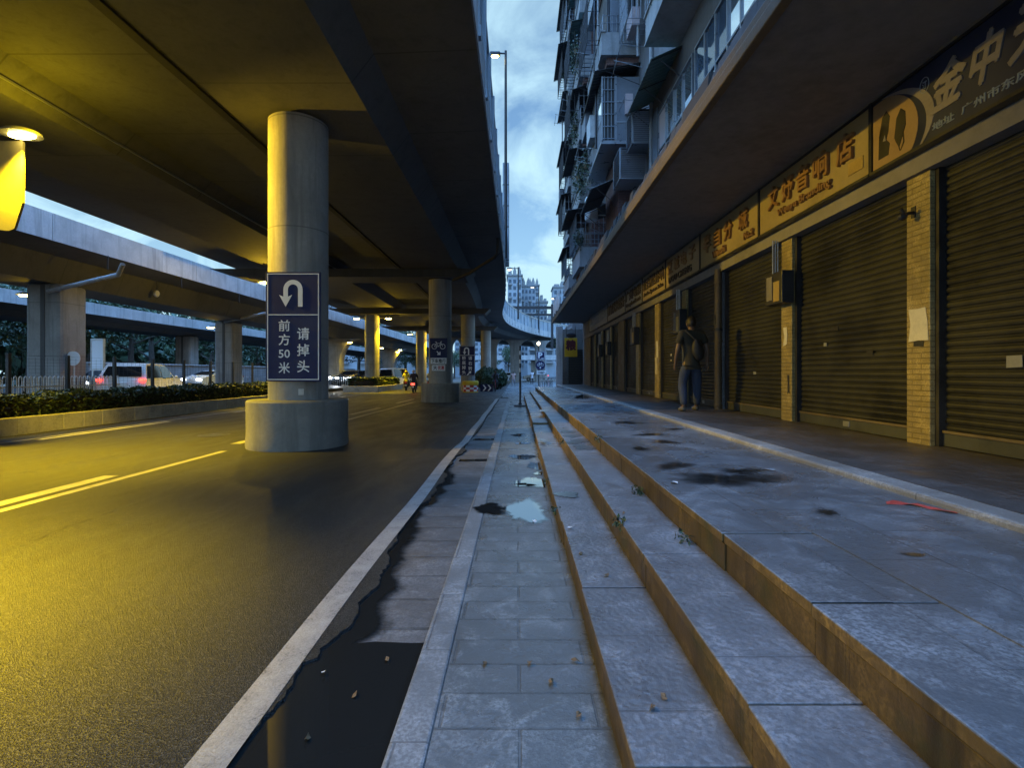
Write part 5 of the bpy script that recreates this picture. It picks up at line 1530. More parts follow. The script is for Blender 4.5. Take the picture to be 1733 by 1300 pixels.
def person(loc, rz, label, shirt, trousers, shoes=None, hair=None, H=1.72, pose='walk', fine=False, helmet=None, lean=0.0, group=None):
    """faces +y locally; pose walk / ride / stand"""
    o = root('person', loc, label, 'person', group, rz)
    k = H/1.72
    hipz = .90; sh = 1.42
    J, E = {}, []
    J['pel'] = (0,0,hipz,.105,.075); J['wai'] = (0,.01,1.08,.10,.07); J['che'] = (0,.0,1.27,.125,.08); J['nb'] = (0,-.005,sh+.04,.07,.06); J['nk'] = (0,.01,1.50,.055); J['hd'] = (0,.02,1.58,.055)
    E += [('pel','wai'),('wai','che'),('che','nb'),('nb','nk'),('nk','hd')]
    if pose == 'walk':
        legs = {'l': [(-.11,0,.86),(-.15,.06,.48),(-.18,-.10,.10),(-.19,.06,.035)], 'r': [(.11,0,.86),(.14,.09,.48),(.16,.13,.09),(.17,.30,.035)]}
        arms = {'l': [(-.19,0,sh-.01),(-.27,-.03,1.13),(-.27,.08,.90)], 'r': [(.19,0,sh-.01),(.27,-.06,1.14),(.29,-.02,.88)]}
    elif pose == 'stand':
        legs = {'l': [(-.10,0,.86),(-.11,.02,.48),(-.12,-.02,.09),(-.13,.12,.035)], 'r': [(.10,0,.86),(.11,.03,.48),(.11,.0,.09),(.13,.14,.035)]}
        arms = {'l': [(-.19,0,sh-.01),(-.25,-.02,1.14),(-.24,.06,.89)], 'r': [(.19,0,sh-.01),(.25,-.02,1.14),(.24,.08,.90)]}
    else:   # riding: thighs forward, shins down, hands on the bars
        legs = {'l': [(-.12,.06,.86),(-.17,.44,.82),(-.17,.36,.40),(-.17,.50,.34)], 'r': [(.12,.06,.86),(.17,.44,.82),(.17,.36,.40),(.17,.50,.34)]}
        arms = {'l': [(-.19,0.02,sh-.02),(-.27,.18,1.18),(-.27,.44,1.10)], 'r': [(.19,.02,sh-.02),(.27,.18,1.18),(.27,.44,1.10)]}
    for s_, L in legs.items():
        n = [f'{s_}hip', f'{s_}kn', f'{s_}an', f'{s_}to']; rr = (.066,.044,.034,.030)
        for nm, p, r_ in zip(n, L, rr): J[nm] = (*p, r_)
        kx = [(a+b_)/2 for a, b_ in zip(L[1], L[2])]; J[f'{s_}ca'] = (kx[0], kx[1]-.02, kx[2]+.08, .042)
        E += [('pel', n[0]), (n[0], n[1]), (n[1], f'{s_}ca'), (f'{s_}ca', n[2]), (n[2], n[3])]
    for s_, L in arms.items():
        n = [f'{s_}sh', f'{s_}el', f'{s_}wr']; rr = (.054,.045,.030)
        for nm, p, r_ in zip(n, L, rr): J[nm] = (*p, r_)
        E += [('che', n[0]), (n[0], n[1]), (n[1], n[2])]
        sd = -1 if s_ == 'l' else 1
        d = Vector(L[2]) - Vector(L[1]); d.normalize()
        if fine or pose != 'ride': hand(J, E, n[2], sd, d)
        else: J[n[2]+'p'] = (L[2][0], L[2][1]+.06, L[2][2]-.02, .03); E.append((n[2], n[2]+'p'))
    body = skin_mesh('body', J, E, M['skin'], 2 if fine else 1)
    hc = (0, .03, 1.605); head(body, hc)
    fin = Matrix.Scale(k, 4) @ (Matrix.Translation((0,0,hipz)) @ Matrix.Rotation(-lean, 4, 'X') @ Matrix.Translation((0,0,-hipz)) if lean else Matrix.Identity(4))
    def put(mb, nm, mt): mb.xf(fin); return mb.build(nm, mt, o)
    put(body, 'body', M['skin'])
    for sx in (-1,1):
        mb = MB(); mb.ell((sx*.028, hc[1]+.088, hc[2]+.012), (.011,.006,.007), 8, 6); put(mb, 'eye', M['black'])
    g_ = .014
    T = {'pel': (0,0,hipz,.155,.118), 'wai': (0,.01,1.08,.148,.112), 'che': (0,0,1.27,.172,.122)}
    T['hem'] = (0,-.0,.84,.165,.128); T['col'] = (0,-.003,sh+.055,.082,.07)
    TE = [('pel','wai'),('wai','che'),('che','col'),('pel','hem')]
    for s_, L in arms.items():
        a, b_ = Vector(L[0]), Vector(L[1]); m_ = a.lerp(b_, .72)
        T[s_+'s'] = (*a, .090); T[s_+'e'] = (*m_, .078); TE += [('che', s_+'s'), (s_+'s', s_+'e')]
        if pose == 'ride':
            w_ = Vector(L[1]).lerp(Vector(L[2]), .85); T[s_+'b'] = (*L[1], .055); T[s_+'w'] = (*w_, .042); TE += [(s_+'e', s_+'b'), (s_+'b', s_+'w')]
    put(skin_mesh('shirt', T, TE, shirt, 2 if fine else 1), 'shirt', shirt)
    P_ = {'pel': (0,0,hipz+.06,.145,.108), 'cr': (0,0,hipz-.02,.148,.11)}; PE = [('pel','cr')]
    for s_, L in legs.items():
        P_[s_+'h'] = (*L[0], .112); P_[s_+'k'] = (*L[1], .086)
        c_ = Vector(L[1]).lerp(Vector(L[2]), .35); P_[s_+'c'] = (c_.x, c_.y-.015, c_.z, .084)
        a_ = Vector(L[1]).lerp(Vector(L[2]), 1.0); P_[s_+'a'] = (*a_, .064)
        PE += [('cr', s_+'h'), (s_+'h', s_+'k'), (s_+'k', s_+'c'), (s_+'c', s_+'a')]
    put(skin_mesh('trousers', P_, PE, trousers, 2 if fine else 1), 'trousers', trousers)
    for s_, L in legs.items():
        S = {'a': (L[2][0], L[2][1]-.03, L[2][2]-.045, .045), 'b': (L[2][0], L[2][1]+.07, L[3][2]+.005, .05,.042), 'c': (L[3][0], L[3][1]+.02, L[3][2], .046,.034)}
        put(skin_mesh('shoe', S, [('a','b'),('b','c')], None, 2), 'shoe', shoes or M['shoe'])
    if helmet:
        mb = MB(); mb.ell((0, hc[1]-.01, hc[2]+.03), (.125,.145,.125), 16, 10); put(mb, 'helmet', helmet)
    else:
        mb = MB(); bm = bmesh.new(); bmesh.ops.create_uvsphere(bm, u_segments=22, v_segments=14, radius=1)
        rg_ = random.Random(5)
        for v in bm.verts:
            x, y, z = v.co; f_ = 1 + rg_.uniform(-.03,.03)
            v.co = (x*.088*f_, hc[1]-.012+y*.106*f_, hc[2]+.022+z*.118*f_)
        bmesh.ops.delete(bm, geom=[v for v in bm.verts if v.co.z < hc[2]-.055 or (v.co.y > hc[1]+.045 and v.co.z < hc[2]+.06)], context='VERTS')
        mb.bm(bm, 0, True); put(mb, 'hair', hair or M['hair'])
    return o
# the walking man on the shop walkway
man = person((3.42, 9.85, WALK_Z+.003), R(4), 'man in an olive shirt and blue jeans walking away along the shuttered shops', M['shirt_olive'], M['jeans'], H=1.84, fine=True)
bag = root('sling_bag', (3.42, 9.85, WALK_Z), 'black sling bag across the back of the walking man', 'bag'); bag.rotation_euler = (0,0,R(4))
k_ = 1.84/1.72
mb = MB()
for i, (z, x, rx, ry) in enumerate(((1.02,.05,.06,.03),)): pass
bm = bmesh.new(); bmesh.ops.create_uvsphere(bm, u_segments=18, v_segments=12, radius=1)
for v in bm.verts:
    x, y, z = v.co
    w = .115*(1 - .25*max(0, z)) ; v.co = (.055+ z*-.03 + x*w, -.155 + max(-.07, min(.05, y*.075)), 1.12 + z*.20)
mb.bm(bm, 0, True); mb.xf(Matrix.Scale(k_, 4)); mb.build('pouch', M['bag'], bag)
mb = MB(); mb.tube([tuple(k_*c for c in p) for p in ((.03,-.15,1.28),(-.06,-.135,1.38),(-.13,-.075,1.47),(-.145,.02,1.475),(-.09,.12,1.36),(.06,.145,1.18),(.16,.08,1.05),(.17,-.03,1.0),(.12,-.13,1.0))], .022, 8); mb.build('strap', M['bag'], bag)

def scooter(loc, rz, label, paint, tail=True, group='scooters on the road'):
    o = root('scooter', loc, label, 'scooter', group, rz)
    mb = MB(); mb.prism([(-.85,.55),(-.8,.72),(-.3,.74),(-.05,.62),(.05,.36),(.42,.34),(.55,.95),(.62,.95),(.62,.4),(.5,.26),(-.1,.24),(-.5,.3)], 'x', -.16, .16); mb.build('body', paint, o)
    mb = MB(); mb.bbox(-.14,.14,-.78,-.1,.741,.82,.03); mb.build('seat', M['black'], o)
    for y in (-.62, .72):
        wh = MB(); wh.lathe([(.14,-.05),(.24,-.045),(.24,.045),(.14,.05)], n=18); wh.xf(Matrix.Translation((0,y,.24)) @ Matrix.Rotation(PI/2,4,'Y')); wh.build('wheel', M['rubber'], o)
    mb = MB(); mb.tube([(0,.72,.24),(0,.55,.98)], .03, 8).tube([(-.33,.45,1.04),(-.1,.56,1.02),(.1,.56,1.02),(.33,.45,1.04)], .018, 6); mb.build('handlebar', M['dark_metal'], o)
    mb = MB(); mb.bbox(-.13,.13,-.90,-.84,.58,.72,.015); mb.build('taillight', M['tail_light'] if tail else M['sign_red'], o)
    mb = MB(); mb.box(-.1,.1,-.90,-.88,.38,.52); mb.build('number_plate', M['sign_white'], o)
    return o
M['cloth_dark'] = mat('dark_cloth', (.035,.035,.045), .85, .2, 6)
M['cloth_grey'] = mat('grey_cloth', (.20,.22,.26), .85, .2, 6)
M['cloth_pink'] = mat('pink_cloth', (.55,.38,.36), .85, .15, 6)
M['cloth_yellow'] = mat('yellow_vest', (.62,.55,.06), .8, .15, 6)
M['cloth_pale'] = mat('pale_cloth', (.50,.50,.54), .85, .15, 6)
M['helmet_white'] = mat('white_helmet', (.6,.6,.6), .3, .1, 4)
M['scoot_red'] = mat('scooter_paint', (.05,.05,.07), .3, .1, 4)
def rider(x, y, rz, lab_s, lab_p, shirt, helmet, tail=True, paint=None):
    scooter((x, y, 0), rz, lab_s, paint or M['scoot_red'], tail)
    M_ = Matrix.Rotation(rz, 3, 'Z') @ Vector((0,-.38,0))
    person((x+M_.x, y+M_.y, 0.0), rz, lab_p, shirt, M['cloth_dark'], pose='ride', helmet=helmet, H=1.68, shoes=M['black'])
rider(-7.85, 38.4, R(4), 'dark scooter with a glowing red tail light riding away before the planted island', 'rider in a dark jacket and pale helmet on the scooter with the red tail light', M['cloth_dark'], M['helmet_white'])
rider(-9.4, 42.6, R(10), 'scooter passing the right end of the planted island', 'rider in a yellow vest and yellow helmet beside the white van', M['cloth_yellow'], M['yellow_paint'], False)
rider(-5.8, 37.6, R(3), 'scooter half hidden by the bicycle sign pillar', 'rider in a pink top half hidden by the bicycle sign pillar', M['cloth_pink'], None, True)
rider(-7.1, 41.5, R(-3), 'scooter between the red tail light scooter and the pillar', 'rider in grey with a dark helmet next to the rider in the dark jacket', M['cloth_grey'], M['black'], False)
# cyclist beyond the bushes
def bike(loc, rz, label, group=None):
    o = root('bicycle', loc, label, 'bicycle', group, rz)
    for y in (-.52, .52):
        mb = MB(); mb.tube([(0, y+.33*math.cos(a), .34+.33*math.sin(a)) for a in [2*PI*k/24 for k in range(25)]], .018, 6)
        for k in range(6): mb.tube([(0,y,.34),(0,y+.32*math.cos(k*PI/3),.34+.32*math.sin(k*PI/3))], .003, 3)
        mb.build('wheel', M['rubber'], o)
    mb = MB()
    for a, b_ in (((-.52,.34),(-.05,.30)),((-.05,.30),(-.2,.82)),((-.05,.30),(.36,.78)),((-.17,.74),(.36,.78)),((.52,.34),(.34,.95)),((-.52,.34),(-.17,.74))): mb.tube([(0,*a),(0,*b_)], .016, 6)
    mb.build('frame', M['sign_red'] if 'red' in label else M['grey_metal'], o)
    mb = MB(); mb.bbox(-.07,.07,-.32,-.08,.83,.89,.02); mb.build('saddle', M['black'], o)
    mb = MB(); mb.tube([(-.28,.25,1.0),(0,.34,.97),(.28,.25,1.0)], .014, 6); mb.build('handlebar', M['dark_metal'], o)
    return o
bike((-1.72, 39.8, 0), R(180), 'red bicycle ridden towards us beside the clipped bushes')
person((-1.72, 40.0, .06), R(180), 'cyclist in dark clothes riding towards us beside the clipped bushes', M['cloth_dark'], M['cloth_dark'], pose='ride', H=1.62)
person((-.42, 58, .012), R(180), 'pedestrian in a pink top walking towards us in the middle of the far street', M['cloth_pink'], M['cloth_grey'], H=1.62, pose='walk')
person((1.98, 66, .012), R(20), 'pedestrian in a pale top and dark trousers walking away, right of the slim post', M['cloth_pale'], M['cloth_dark'], H=1.75, pose='walk')
GB = 'bicycles parked behind the parking sign'
for i, (x, y, l) in enumerate(((2.6,49.5,'parked bicycle leaning nearest the parking sign pole'),(3.05,50.6,'parked bicycle in the middle of the row behind the parking sign'),(3.5,51.5,'parked bicycle closest to the pale building column'))):
    bike((x, y, .012), R(150+8*i), l, GB)

# ================================================================ street things
ps = root('slim_post', (.13, 20.4, H0), 'slim dark post with a round base plate standing alone on the sidewalk', 'post')
mb = MB(); mb.tube([(0,0,.03),(0,0,2.42)], .042, 12); mb.ell((0,0,2.44),(.05,.05,.04),10,6); mb.build('pole', M['dark_metal'], ps)
mb = MB(); mb.lathe([(.26,0),(.26,.04),(.20,.06),(.07,.09),(.07,.14)], n=20); mb.build('base_plate', M['dark_metal'], ps)
for z in (2.1, 1.75, 1.4):
    mb = MB(); mb.tube([(0,0,z),(0,0,z+.16)], .0445, 12); mb.build('reflective_band', M['galv'], ps)
pk = root('parking_sign', (2.50, 53.0, .012), 'blue parking sign over a round bicycle sign and a white plate on one pole', 'road sign')
mb = MB(); mb.tube([(0,.05,0),(0,.05,4.1)], .055, 10); mb.build('pole', M['galv'], pk)
sgp = MB(); sgp.bbox(-.45,.45,-.03,.01,2.85,3.75,.02); pnl = sgp.build('parking_panel', M['sign_blue'], pk)
for a in ((-.42,.42,2.88,2.91),(-.42,.42,3.69,3.72),(-.42,-.39,2.91,3.69),(.39,.42,2.91,3.69)):
    mb = MB(); mb.box(a[0],a[1],-.035,-.0305,a[2],a[3]); mb.build('border', M['sign_white'], pnl)
tm = text_mb('P', .4, .003, .02, fit=(.38,.55)); tm.xf(Matrix.Translation((-.04,-.035,3.33))); tm.build('lettering', M['sign_white'], pnl)
mb = MB(); mb.prism([(.02,2.97),(.22,2.97),(.22,2.93),(.34,3.0),(.22,3.07),(.22,3.03),(.02,3.03)], 'y', -.036, -.0305); mb.build('arrow', M['sign_white'], pnl)
mb = MB(); mb.lathe([(.50,0),(.50,.03)], n=36); mb.xf(Matrix.Translation((-.04,.0,2.28)) @ Matrix.Rotation(PI/2,4,'X')); dsc = mb.build('round_panel', M['sign_blue'], pk)
bicycle(dsc, -.04, 2.40, .62, M['sign_white'], -.04)
mb = MB(); mb.prism([(-.04,1.90),(.08,2.06),(.0,2.06),(.0,2.16),(-.08,2.16),(-.08,2.06),(-.16,2.06)], 'y', -.04, -.031); mb.build('arrow', M['sign_white'], dsc)
mb = MB(); mb.bbox(-.42,.50,-.03,.0,1.30,1.70,.01); pp = mb.build('text_plate', M['sign_white'], pk)
tm = text_mb('下车推行', .4, .003, .014, fit=(.74,.24)); tm.xf(Matrix.Translation((.03,-.034,1.5))); tm.build('lettering', M['black'], pp)
# street lamp arm beyond it
gl = root('globe_lamp', (2.4, 56, .012), 'white lit globe lamp above the parking sign', 'lamp')
mb = MB(); mb.tube([(0,0,0),(0,0,4.55)], .06, 8); mb.build('pole', M['dark_metal'], gl)
mb = MB(); mb.ell((0,0,4.75),(.17,.17,.2),12,8); mb.build('globe', M['lamp_white'], gl)
# crash barrel and chevron board before the third pillar
cb = root('crash_barrel', (-3.55, 38.3, 0), 'drum with a yellow band over red and white checks at a pillar foot', 'barrel')
mb = MB(); mb.lathe([(.60,.56),(.61,.60),(.61,.84),(.58,.88)], n=30); mb.build('yellow_band', M['yellow_paint'], cb)
mb = MB(); n = 24
vs, fs, mi = [], [], []
for r_ in range(4):
    for k in range(n+1):
        a = 2*PI*k/n; vs.append((.58*math.cos(a), .58*math.sin(a), .08+.16*r_))
for r_ in range(3):
    for k in range(n):
        mb.add([vs[r_*(n+1)+k], vs[r_*(n+1)+k+1], vs[(r_+1)*(n+1)+k+1], vs[(r_+1)*(n+1)+k]], [(0,1,2,3)], (k//2+r_) % 2)
mb.build('checks', [M['sign_white'], M['sign_red']], cb)
mb = MB(); mb.lathe([(.60,-.01),(.60,.08)], n=30); mb.build('yellow_band', M['yellow_paint'], cb)
cv = root('chevron_board', (-2.35, 38.6, 0), 'low dark board with two white chevrons pointing right beside the checkered drum', 'road sign')
mb = MB(); mb.bbox(-.48,.48,0,.05,.05,.62,.01); mb.build('panel', M['sign_blue'], cv)
for x in (-.30, .08):
    mb = MB(); mb.prism([(x,.10),(x+.12,.10),(x+.30,.335),(x+.12,.57),(x,.57),(x+.18,.335)], 'y', -.006, -.001); mb.build('chevron', M['sign_white'], cv)
# clipped bushes
def bush(x, y, r, h, label, seed):
    o = root('round_bush', (x, y, 0), label, 'bush', 'clipped bushes past the turn sign pillar')
    rg_ = random.Random(seed); mb = MB()
    for _ in range(3800):
        a = rg_.uniform(0, 6.28); t = rg_.uniform(-1, 1); q = (1-abs(rg_.gauss(0,.09)))*(1+.07*math.sin(3*a+seed)+.06*math.sin(5*t*2+a))
        p = Vector((r*q*math.cos(a)*math.sqrt(1-t*t), r*q*math.sin(a)*math.sqrt(1-t*t), h*.52+h*.5*q*t))
        e = Euler((rg_.uniform(0,6), rg_.uniform(0,6), rg_.uniform(0,6))).to_matrix(); s = rg_.uniform(.07,.15)
        mb.add([p + e @ Vector(v) for v in ((-s*.6,0,0),(0,-s*.3,0),(s*.6,0,0),(0,s*.3,0))], [(0,1,2,3)])
    mb.build('foliage', M['tree_leaf'], o)
    mb = MB(); mb.tube([(0,0,0),(0,0,h*.4)], .07, 8); mb.build('trunk', M['bark'], o)
    mb = MB(); mb.ell((0,0,h*.52),(r*.8,r*.8,h*.42),14,10,jit=.05,rg=rg_); mb.build('inner_growth', M['tree_leaf'], o)
    return o
bush(-2.72, 43.5, 1.0, 1.95, 'larger dark clipped bush beside the smaller turn sign pillar', 1)
bush(-1.75, 45.5, .85, 1.8, 'smaller dark clipped bush right of the larger one, behind the cyclist', 2)

# ================================================================ far end of the street
nb = root('corner_building', (3, 34, 0), 'low corner building closing the walkway with a dark barred gate and pale column', 'building')
def npart(mb, n, mt): mb.xf(Matrix.Translation((-3,-34,0))); return mb.build(n, mt, nb)
mb = MB(); mb.box(4.2,12,38.01,50,.0,5.4); npart(mb, 'wall', M['render_wall'])
mb = MB(); mb.bbox(2.66,3.05,33.6,34.3,.0,4.62,.02); npart(mb, 'column', M['parapet'])
mb = MB(); mb.box(3.55,5.2,34.6,34.7,.72,3.1); npart(mb, 'gate', M['black'])
mb = MB()
for k in range(14): mb.box(3.55,5.2,34.55,34.599,.8+.165*k,.88+.165*k)
npart(mb, 'gate_bars', M['dark_metal'])
mb = MB(); mb.box(3.06,9,34.71,38,.0,4.5); npart(mb, 'wall', M['canopy'])
mb = MB(); mb.box(4.15,4.199,38.2,49.8,4.9,5.05); npart(mb, 'ledge', M['band'])
hs = root('hanging_sign', (3.55, 33.1, 3.1), 'yellow hanging sign with one large dark red character at the end of the canopy', 'sign')
mb = MB(); mb.bbox(-.42,.42,-.03,.03,-.55,.70,.02); mb.build('panel', M['yellow_paint'], hs)
tm = text_mb('粮', .4, .004, .03, fit=(.62,.66)); tm.xf(Matrix.Translation((0,-.036,.22))); tm.build('lettering', mat('maroon_letter', (.10,.015,.03), .5, .1, 3), hs)
mb = MB(); mb.ell((.02,-.02,.86),(.34,.03,.17),14,8); mb.build('picture', M['dark_metal'], hs)
mb = MB(); mb.tube([(-.3,0,.70),(-.3,0,1.5)], .02, 6).tube([(.3,0,.70),(.3,0,1.5)], .02, 6); mb.build('hanger', M['dark_metal'], hs)
# white lattice balustrade on the canopy end with a name board
lb = root('lattice_balustrade', (2.32, 27, 4.86), 'white lattice balustrade with dark curls standing on the far end of the canopy', 'balustrade')
mb = MB(); mb.box(-.02,.02,-.2,4.9,0,.06).box(-.02,.02,-.2,4.9,1.1,1.16)
mb.build('rail', M['white'], lb)
for k in range(9):
    mb = MB(); y = .3+.55*k; mb.tube([(0,y+.22*math.cos(a),.58+.45*math.sin(a)) for a in [2*PI*j/14 for j in range(15)]], .03, 5).tube([(0,y-.2,.1),(0,y+.2,1.06)], .025, 5).tube([(0,y+.2,.1),(0,y-.2,1.06)], .025, 5); mb.build('lattice_panel', M['white'], lb)
gt = root('sign_gantry', (4, 74, 0), 'dark steel gantry frame standing on the bend of the viaduct', 'gantry')
mb = MB(); mb.box(1.0,1.35,-.2,.2,5.0,11.6); mb.box(-6.3,1.0,-.18,.18,10.9,11.3); mb.box(-6.3,1.0,-.18,.18,9.9,10.2); mb.build('frame', M['dark_metal'], gt)
sb = root('sign_board_back', (-.78, 31, 8.3), 'tall grey steel board fixed outside the viaduct barrier below the street lamp', 'board')
mb = MB(); mb.bbox(-.10,.28,0,1.3,.0,6.2,.03); mb.build('panel', M['barrier'], sb)
for z in (.15,2.2,3.5,4.8): mb = MB(); mb.box(-.11,.285,-.006,1.3,z,z+.05); mb.build('seam', M['dark_metal'], sb)
GL = 'street lamps on the viaduct'
def street_lamp(x, y, z0, z1, arm, label, lens=True, r_=.10):
    o = root('street_lamp', (x, y, z0), label, 'street lamp', GL)
    h = z1 - z0
    mb = MB(); mb.tube([(0,0,0),(0,0,h*.5),(0,0,h)], [r_, r_*.85, r_*.7], 10); mb.build('pole', M['dark_metal'], o)
    mb = MB(); mb.tube([(0,0,h-.15),(arm,0,h-.12)], .05, 8); mb.build('arm', M['dark_metal'], o)
    mb = MB(); mb.bbox(arm*1.0-.30, arm*1.0+.30, -.16, .16, h-.30, h-.08, .06); mb.build('lamp_head', M['dark_metal'], o)
    mb = MB(); mb.ell((arm, 0, h-.31),(.22,.13,.07),12,8); mb.build('lens', M['lamp_yellow'] if lens else M['lamp_white'], o)
    return o
street_lamp(-.66, 29.3, 8.2, 20.3, -.62, 'tallest street lamp on the viaduct, dark pole above the grey board, amber head')
for u, v, y, l in ((877,452,58,'white headed street lamp above the viaduct bend, highest of the white ones'),(912,483,78,'second white headed street lamp above the bend, in front of the towers'),(944,503,96,'farthest white headed street lamp, near the canopy end')):
    p = at(u, v, y); street_lamp(p.x, y, 7.7, p.z, -1.0, l, False, .11)

# ---- distant towers
M['tower'] = concrete('tower_render', (.36,.40,.44), .7, .3, .12)
M['tower_win'] = mat('tower_window', (.06,.09,.13), .15, .3, .4, .2)
def tower(x, y, w, d, h, label, floors, cols, style=0, seed=1):
    o = root('apartment_tower', (x, y, 0), label, 'tower')
    mb = MB(); mb.box(-w/2,w/2,0,d,0,h); mb.build('wall', M['tower'], o)
    mb = MB(); mb.box(-w/2-.5,w/2+.5,-.5,d+.5,h+.01,h+.7)
    k = 3
    for i in range(k):
        cx_ = -w/2 + w*(i+.5)/k; ww = w/k*.36
        if style == 0: mb.prism([(cx_-ww,h+.71),(cx_+ww,h+.71),(cx_+ww,h+2.0),(cx_,h+4.2),(cx_-ww,h+2.0)], 'y', .2, d*.6)
        else: mb.box(cx_-ww, cx_+ww, 1, d*.7, h+.71, h+2+1.6*(i == 1))
    mb.build('roof', M['band'], o)
    fh = (h-6)/floors; cw = w/cols
    wm = MB(); wm.box(-cw*.30, cw*.30, -.14, .0, 0, fh*.52); wme = wm.mesh('window', M['tower_win'])
    bmh = MB(); bmh.box(-cw*.42, cw*.42, -1.0, -.005, -fh*.36, -fh*.06); bme = bmh.mesh('balcony', M['band'])
    for c_ in range(cols):
        for f in range(floors):
            q = bpy.data.objects.new('window', wme); C.objects.link(q); q.parent = o; q.location = (-w/2+cw*(c_+.5), 0, 5+fh*f+fh*.3)
            if c_ % 2 == 0 and f % 2 == 0 and cols*floors < 90:
                q = bpy.data.objects.new('balcony', bme); C.objects.link(q); q.parent = o; q.location = (-w/2+cw*(c_+.5), 0, 5+fh*f+fh*.3)
    return o
tower(-1.0, 215, 6.0, 14, 43, 'pale apartment tower with a gabled top, tallest one beside the viaduct edge', 13, 3, 0)
tower(5.0, 224, 6.5, 14, 40, 'apartment tower joined right of the tallest gabled one', 12, 4, 0)
tower(11.4, 232, 5.0, 12, 34, 'stepped lower tower right of the two gabled ones', 11, 3, 1)
tower(15.5, 260, 4.5, 12, 21, 'low block between the tower groups above the bend', 6, 3, 1)
tower(24.5, 262, 11.0, 14, 46, 'separate pale tower with a round ornament on its roof, near the canopy end', 12, 5, 1)
tower(-7.5, 250, 6.0, 12, 33, 'pale tower half hidden by the viaduct edge, left of the tallest gabled one', 11, 3, 1)
tower(8.6, 262, 5.5, 12, 47, 'slim taller tower standing behind the two gabled ones', 15, 3, 0)
tower(19.6, 300, 6.0, 12, 33, 'faint farther tower in the gap between the tower groups', 11, 3, 1)
tower(-60, 190, 26, 16, 30, 'broad pale block glimpsed over the lower flyover', 9, 8, 1)
tower(-34, 175, 15, 14, 13, 'low pale block behind the flared pillars', 4, 7, 1)
tower(-14, 185, 18, 14, 14, 'low pale block seen through the arches', 4, 8, 1)
tower(16, 178, 24, 14, 15, 'low pale block behind the parking sign', 4, 8, 1)

# ---- wall, notice board and trees beyond the far road
bw = root('boundary_wall', (-27.5, 40, 0), 'pale rendered wall along the far side of the far road', 'wall')
mb = MB(); mb.box(-.15,.15,-8,45,0,2.1); mb.build('wall_run', M['band'], bw); mb = MB(); mb.box(-.22,.22,-8,45,2.101,2.2); mb.build('coping', M['parapet'], bw)
nbd = root('notice_board', (-21.9, 26.2, 0), 'upright pale blue glazed panel on legs behind the dark car', 'board')
mb = MB(); mb.bbox(-.30,.30,0,.1,1.7,3.2,.02); mb.build('panel', emit('panel_glow', (.30,.42,.55), .25), nbd)
mb = MB(); mb.box(-.33,.33,-.02,.12,1.62,1.69).box(-.33,.33,-.02,.12,3.21,3.28).box(-.33,-.301,-.02,.12,1.69,3.21).box(.301,.33,-.02,.12,1.69,3.21).box(-.3,-.22,.02,.08,0,1.62).box(.22,.3,.02,.08,0,1.62); mb.build('frame', M['galv'], nbd)
cmn = root('round_sign', (-18.55, 21.0, 0), 'small round pale sign on a thin pole at the broad pillar', 'road sign')
mb = MB(); mb.lathe([(.3,0),(.3,.02)], n=24); mb.xf(Matrix.Translation((0,0,2.1)) @ Matrix.Rotation(PI/2,4,'X')); mb.build('disc', M['sign_white'], cmn)
mb = MB(); mb.tube([(0,.05,0),(0,.05,2.4)], .03, 6); mb.build('pole', M['galv'], cmn)
tree_protos = []
def tree(x, y, h, w, label, seed, group='trees beyond the far road'):
    if len(tree_protos) >= 4:
        src = tree_protos[seed % 4]; o = copy_tree(src); o.location = (x, y, 0); o.rotation_euler = (0,0,seed*1.3); s = h/10; o.scale = (w/8, w/8, s)
        o['label'] = label; o['group'] = group; return o
    o = root('tree', (x, y, 0), label, 'tree', group); rg_ = random.Random(seed)
    mb = MB(); mb.tube([(0,0,0),(.1,.05,2),(.05,.1,4.2),(.2,.1,6.5)], [.28,.22,.16,.06], 8)
    tips = []
    for k in range(7):
        a = rg_.uniform(0,6.28); l_ = rg_.uniform(1.6,3.2); z = rg_.uniform(2.4,5.2)
        t = (l_*math.cos(a), l_*math.sin(a), z+rg_.uniform(1,2.8)); tips.append(t)
        mb.tube([(.08,.08,z),(t[0]*.5,t[1]*.5,z+.9),t], [.10,.07,.03], 6)
    mb.build('trunk', M['bark'], o)
    mb = MB()
    for k in range(17):
        c_ = rg_.choice(tips) if rg_.random() < .6 else (0,0,rg_.uniform(4,8.5))
        c_ = (c_[0]+rg_.gauss(0,.9), c_[1]+rg_.gauss(0,.9), max(2.3, c_[2]+rg_.gauss(.4,.9))); q = rg_.uniform(.9,1.7)
        leaves(mb, c_, (q*1.15, q*1.15, q*.75), 190, .30, rg_)
    mb.build('crown', M['tree_leaf'], o)
    o.scale = (w/8, w/8, h/10); tree_protos.append(o); return o
k = 0
TL = ['tree nearest the left edge, beyond the far flyover', 'tree behind the broad pillar by the cars', 'tree behind the upright blue panel', 'tree above the white suv', 'tree right of the white suv, behind the pale pillar',
      'tree behind the second broad flyover pillar', 'tree left of the big turn sign', 'tree hidden mostly by the big turn sign', 'tree behind the first flared pillar', 'tree in the first half arch', 'tree over the white van', 'tree left of the farthest left row pillar',
      'far tree rising over the lower flyover, leftmost', 'far tree rising over the lower flyover beside the island pillar', 'far tree rising over the lower flyover, right of the island pillar', 'far tree in front of the low blocks', 'tree seen through the central arch', 'tree standing behind the parking sign']
TP = [(-36,24,9,9),(-34,30,9,9),(-35,36,10,9),(-36,42,10,10),(-37,48,10,10),(-36,55,10,10),(-37,63,10,10),(-36,70,11,10),(-36,78,10,10),(-34,88,11,11),(-27,96,8,8),(-20,100,8,7),
      (-44,104,15,12),(-34,108,15,12),(-25,112,14,11),(-16,128,9,8),(-2,122,8,7),(9,84,8,6)]
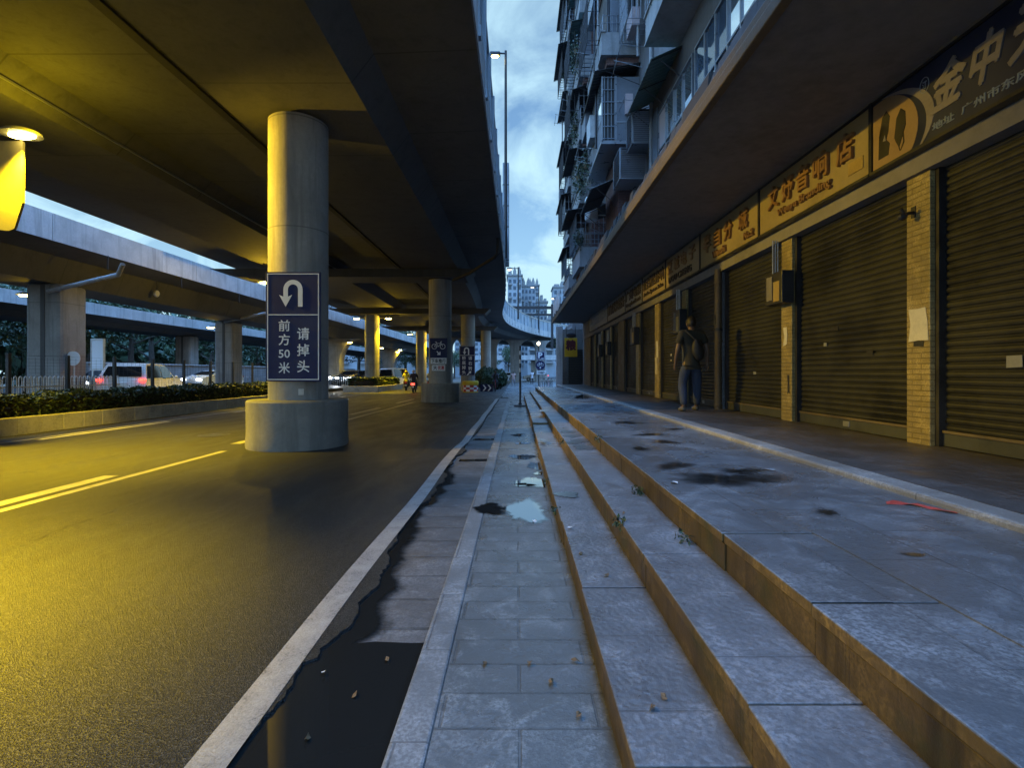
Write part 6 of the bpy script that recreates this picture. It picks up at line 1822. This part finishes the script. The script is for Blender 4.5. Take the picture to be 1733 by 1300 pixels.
for (x, y, h, w), l in zip(TP, TL):
    tree(x, y, h, w, l, k); k += 1
for i, (x, y, h, w) in enumerate(((-42,28,12,11),(-43,38,12,11),(-44,50,13,12),(-45,62,13,12),(-46,76,13,12))):
    tree(x, y, h, w, ['dark tree of the back row farthest left','dark tree of the back row above the dark car','dark tree of the back row above the white suv roof','dark tree of the back row left of the big turn sign','dark tree of the back row behind the first flared pillar'][i], k, 'back row of trees'); k += 1
mb = MB(); rg_ = random.Random(77)
for _ in range(15000):
    y = rg_.uniform(14, 150); x = -52 - (y-14)*.05 + rg_.gauss(0, 1.6); top = 9 + 2.2*math.sin(y*.31) + 1.2*math.sin(y*.83+1)
    z = top*(rg_.random()**.8); s_ = rg_.uniform(.8, 1.5)
    e = Euler((rg_.uniform(0,6), rg_.uniform(0,6), rg_.uniform(0,6))).to_matrix(); c_ = Vector((x, y, z))
    mb.add([c_ + e @ Vector(v) for v in ((-s_*.6,0,0),(0,-s_*.35,0),(s_*.6,0,0),(0,s_*.35,0))], [(0,1,2,3)])
tag(mb.build('far_wood', M['tree_leaf']), kind='stuff')
# wires under the viaduct and a string of cameras on brackets
cb_ = root('camera_bracket', (-11.3, 30.5, 0), 'thin bracket with a small white camera hanging under the viaduct left of the turn sign', 'camera')
p = at(265, 497, 26); mb = MB(); mb.tube([(0,0,6.6),(0,0,p.z+.2)], .025, 6); mb.build('rod', M['dark_metal'], cb_); mb = MB(); mb.ell((0,0,p.z),(.14,.14,.18),12,8); mb.build('dome', M['white'], cb_)
cb_.location = (p.x, 26, 0)
wp = root('drain_pipe', (-18.6, 20.5, 0), 'long pale drain pipe sloping from the flyover parapet down to the broad pillar', 'pipe')
a, b_, c_ = at(208, 447, 19.0), at(200, 465, 19.2), at(82, 493, 20.4)
mb = MB(); mb.tube([tuple(v - Vector((-18.6,20.5,0))) for v in (a, b_, c_)], .09, 10); mb.build('pipe_run', M['parapet'], wp)
wp2 = root('drain_pipe', (-20.5, 36, 0), 'shorter pale drain pipe sloping to the second broad flyover pillar', 'pipe')
a, b_ = at(450, 530, 33.5), at(380, 545, 35.8)
mb = MB(); mb.tube([tuple(v - Vector((-20.5,36,0))) for v in (a, b_)], .09, 10); mb.build('pipe_run', M['parapet'], wp2)
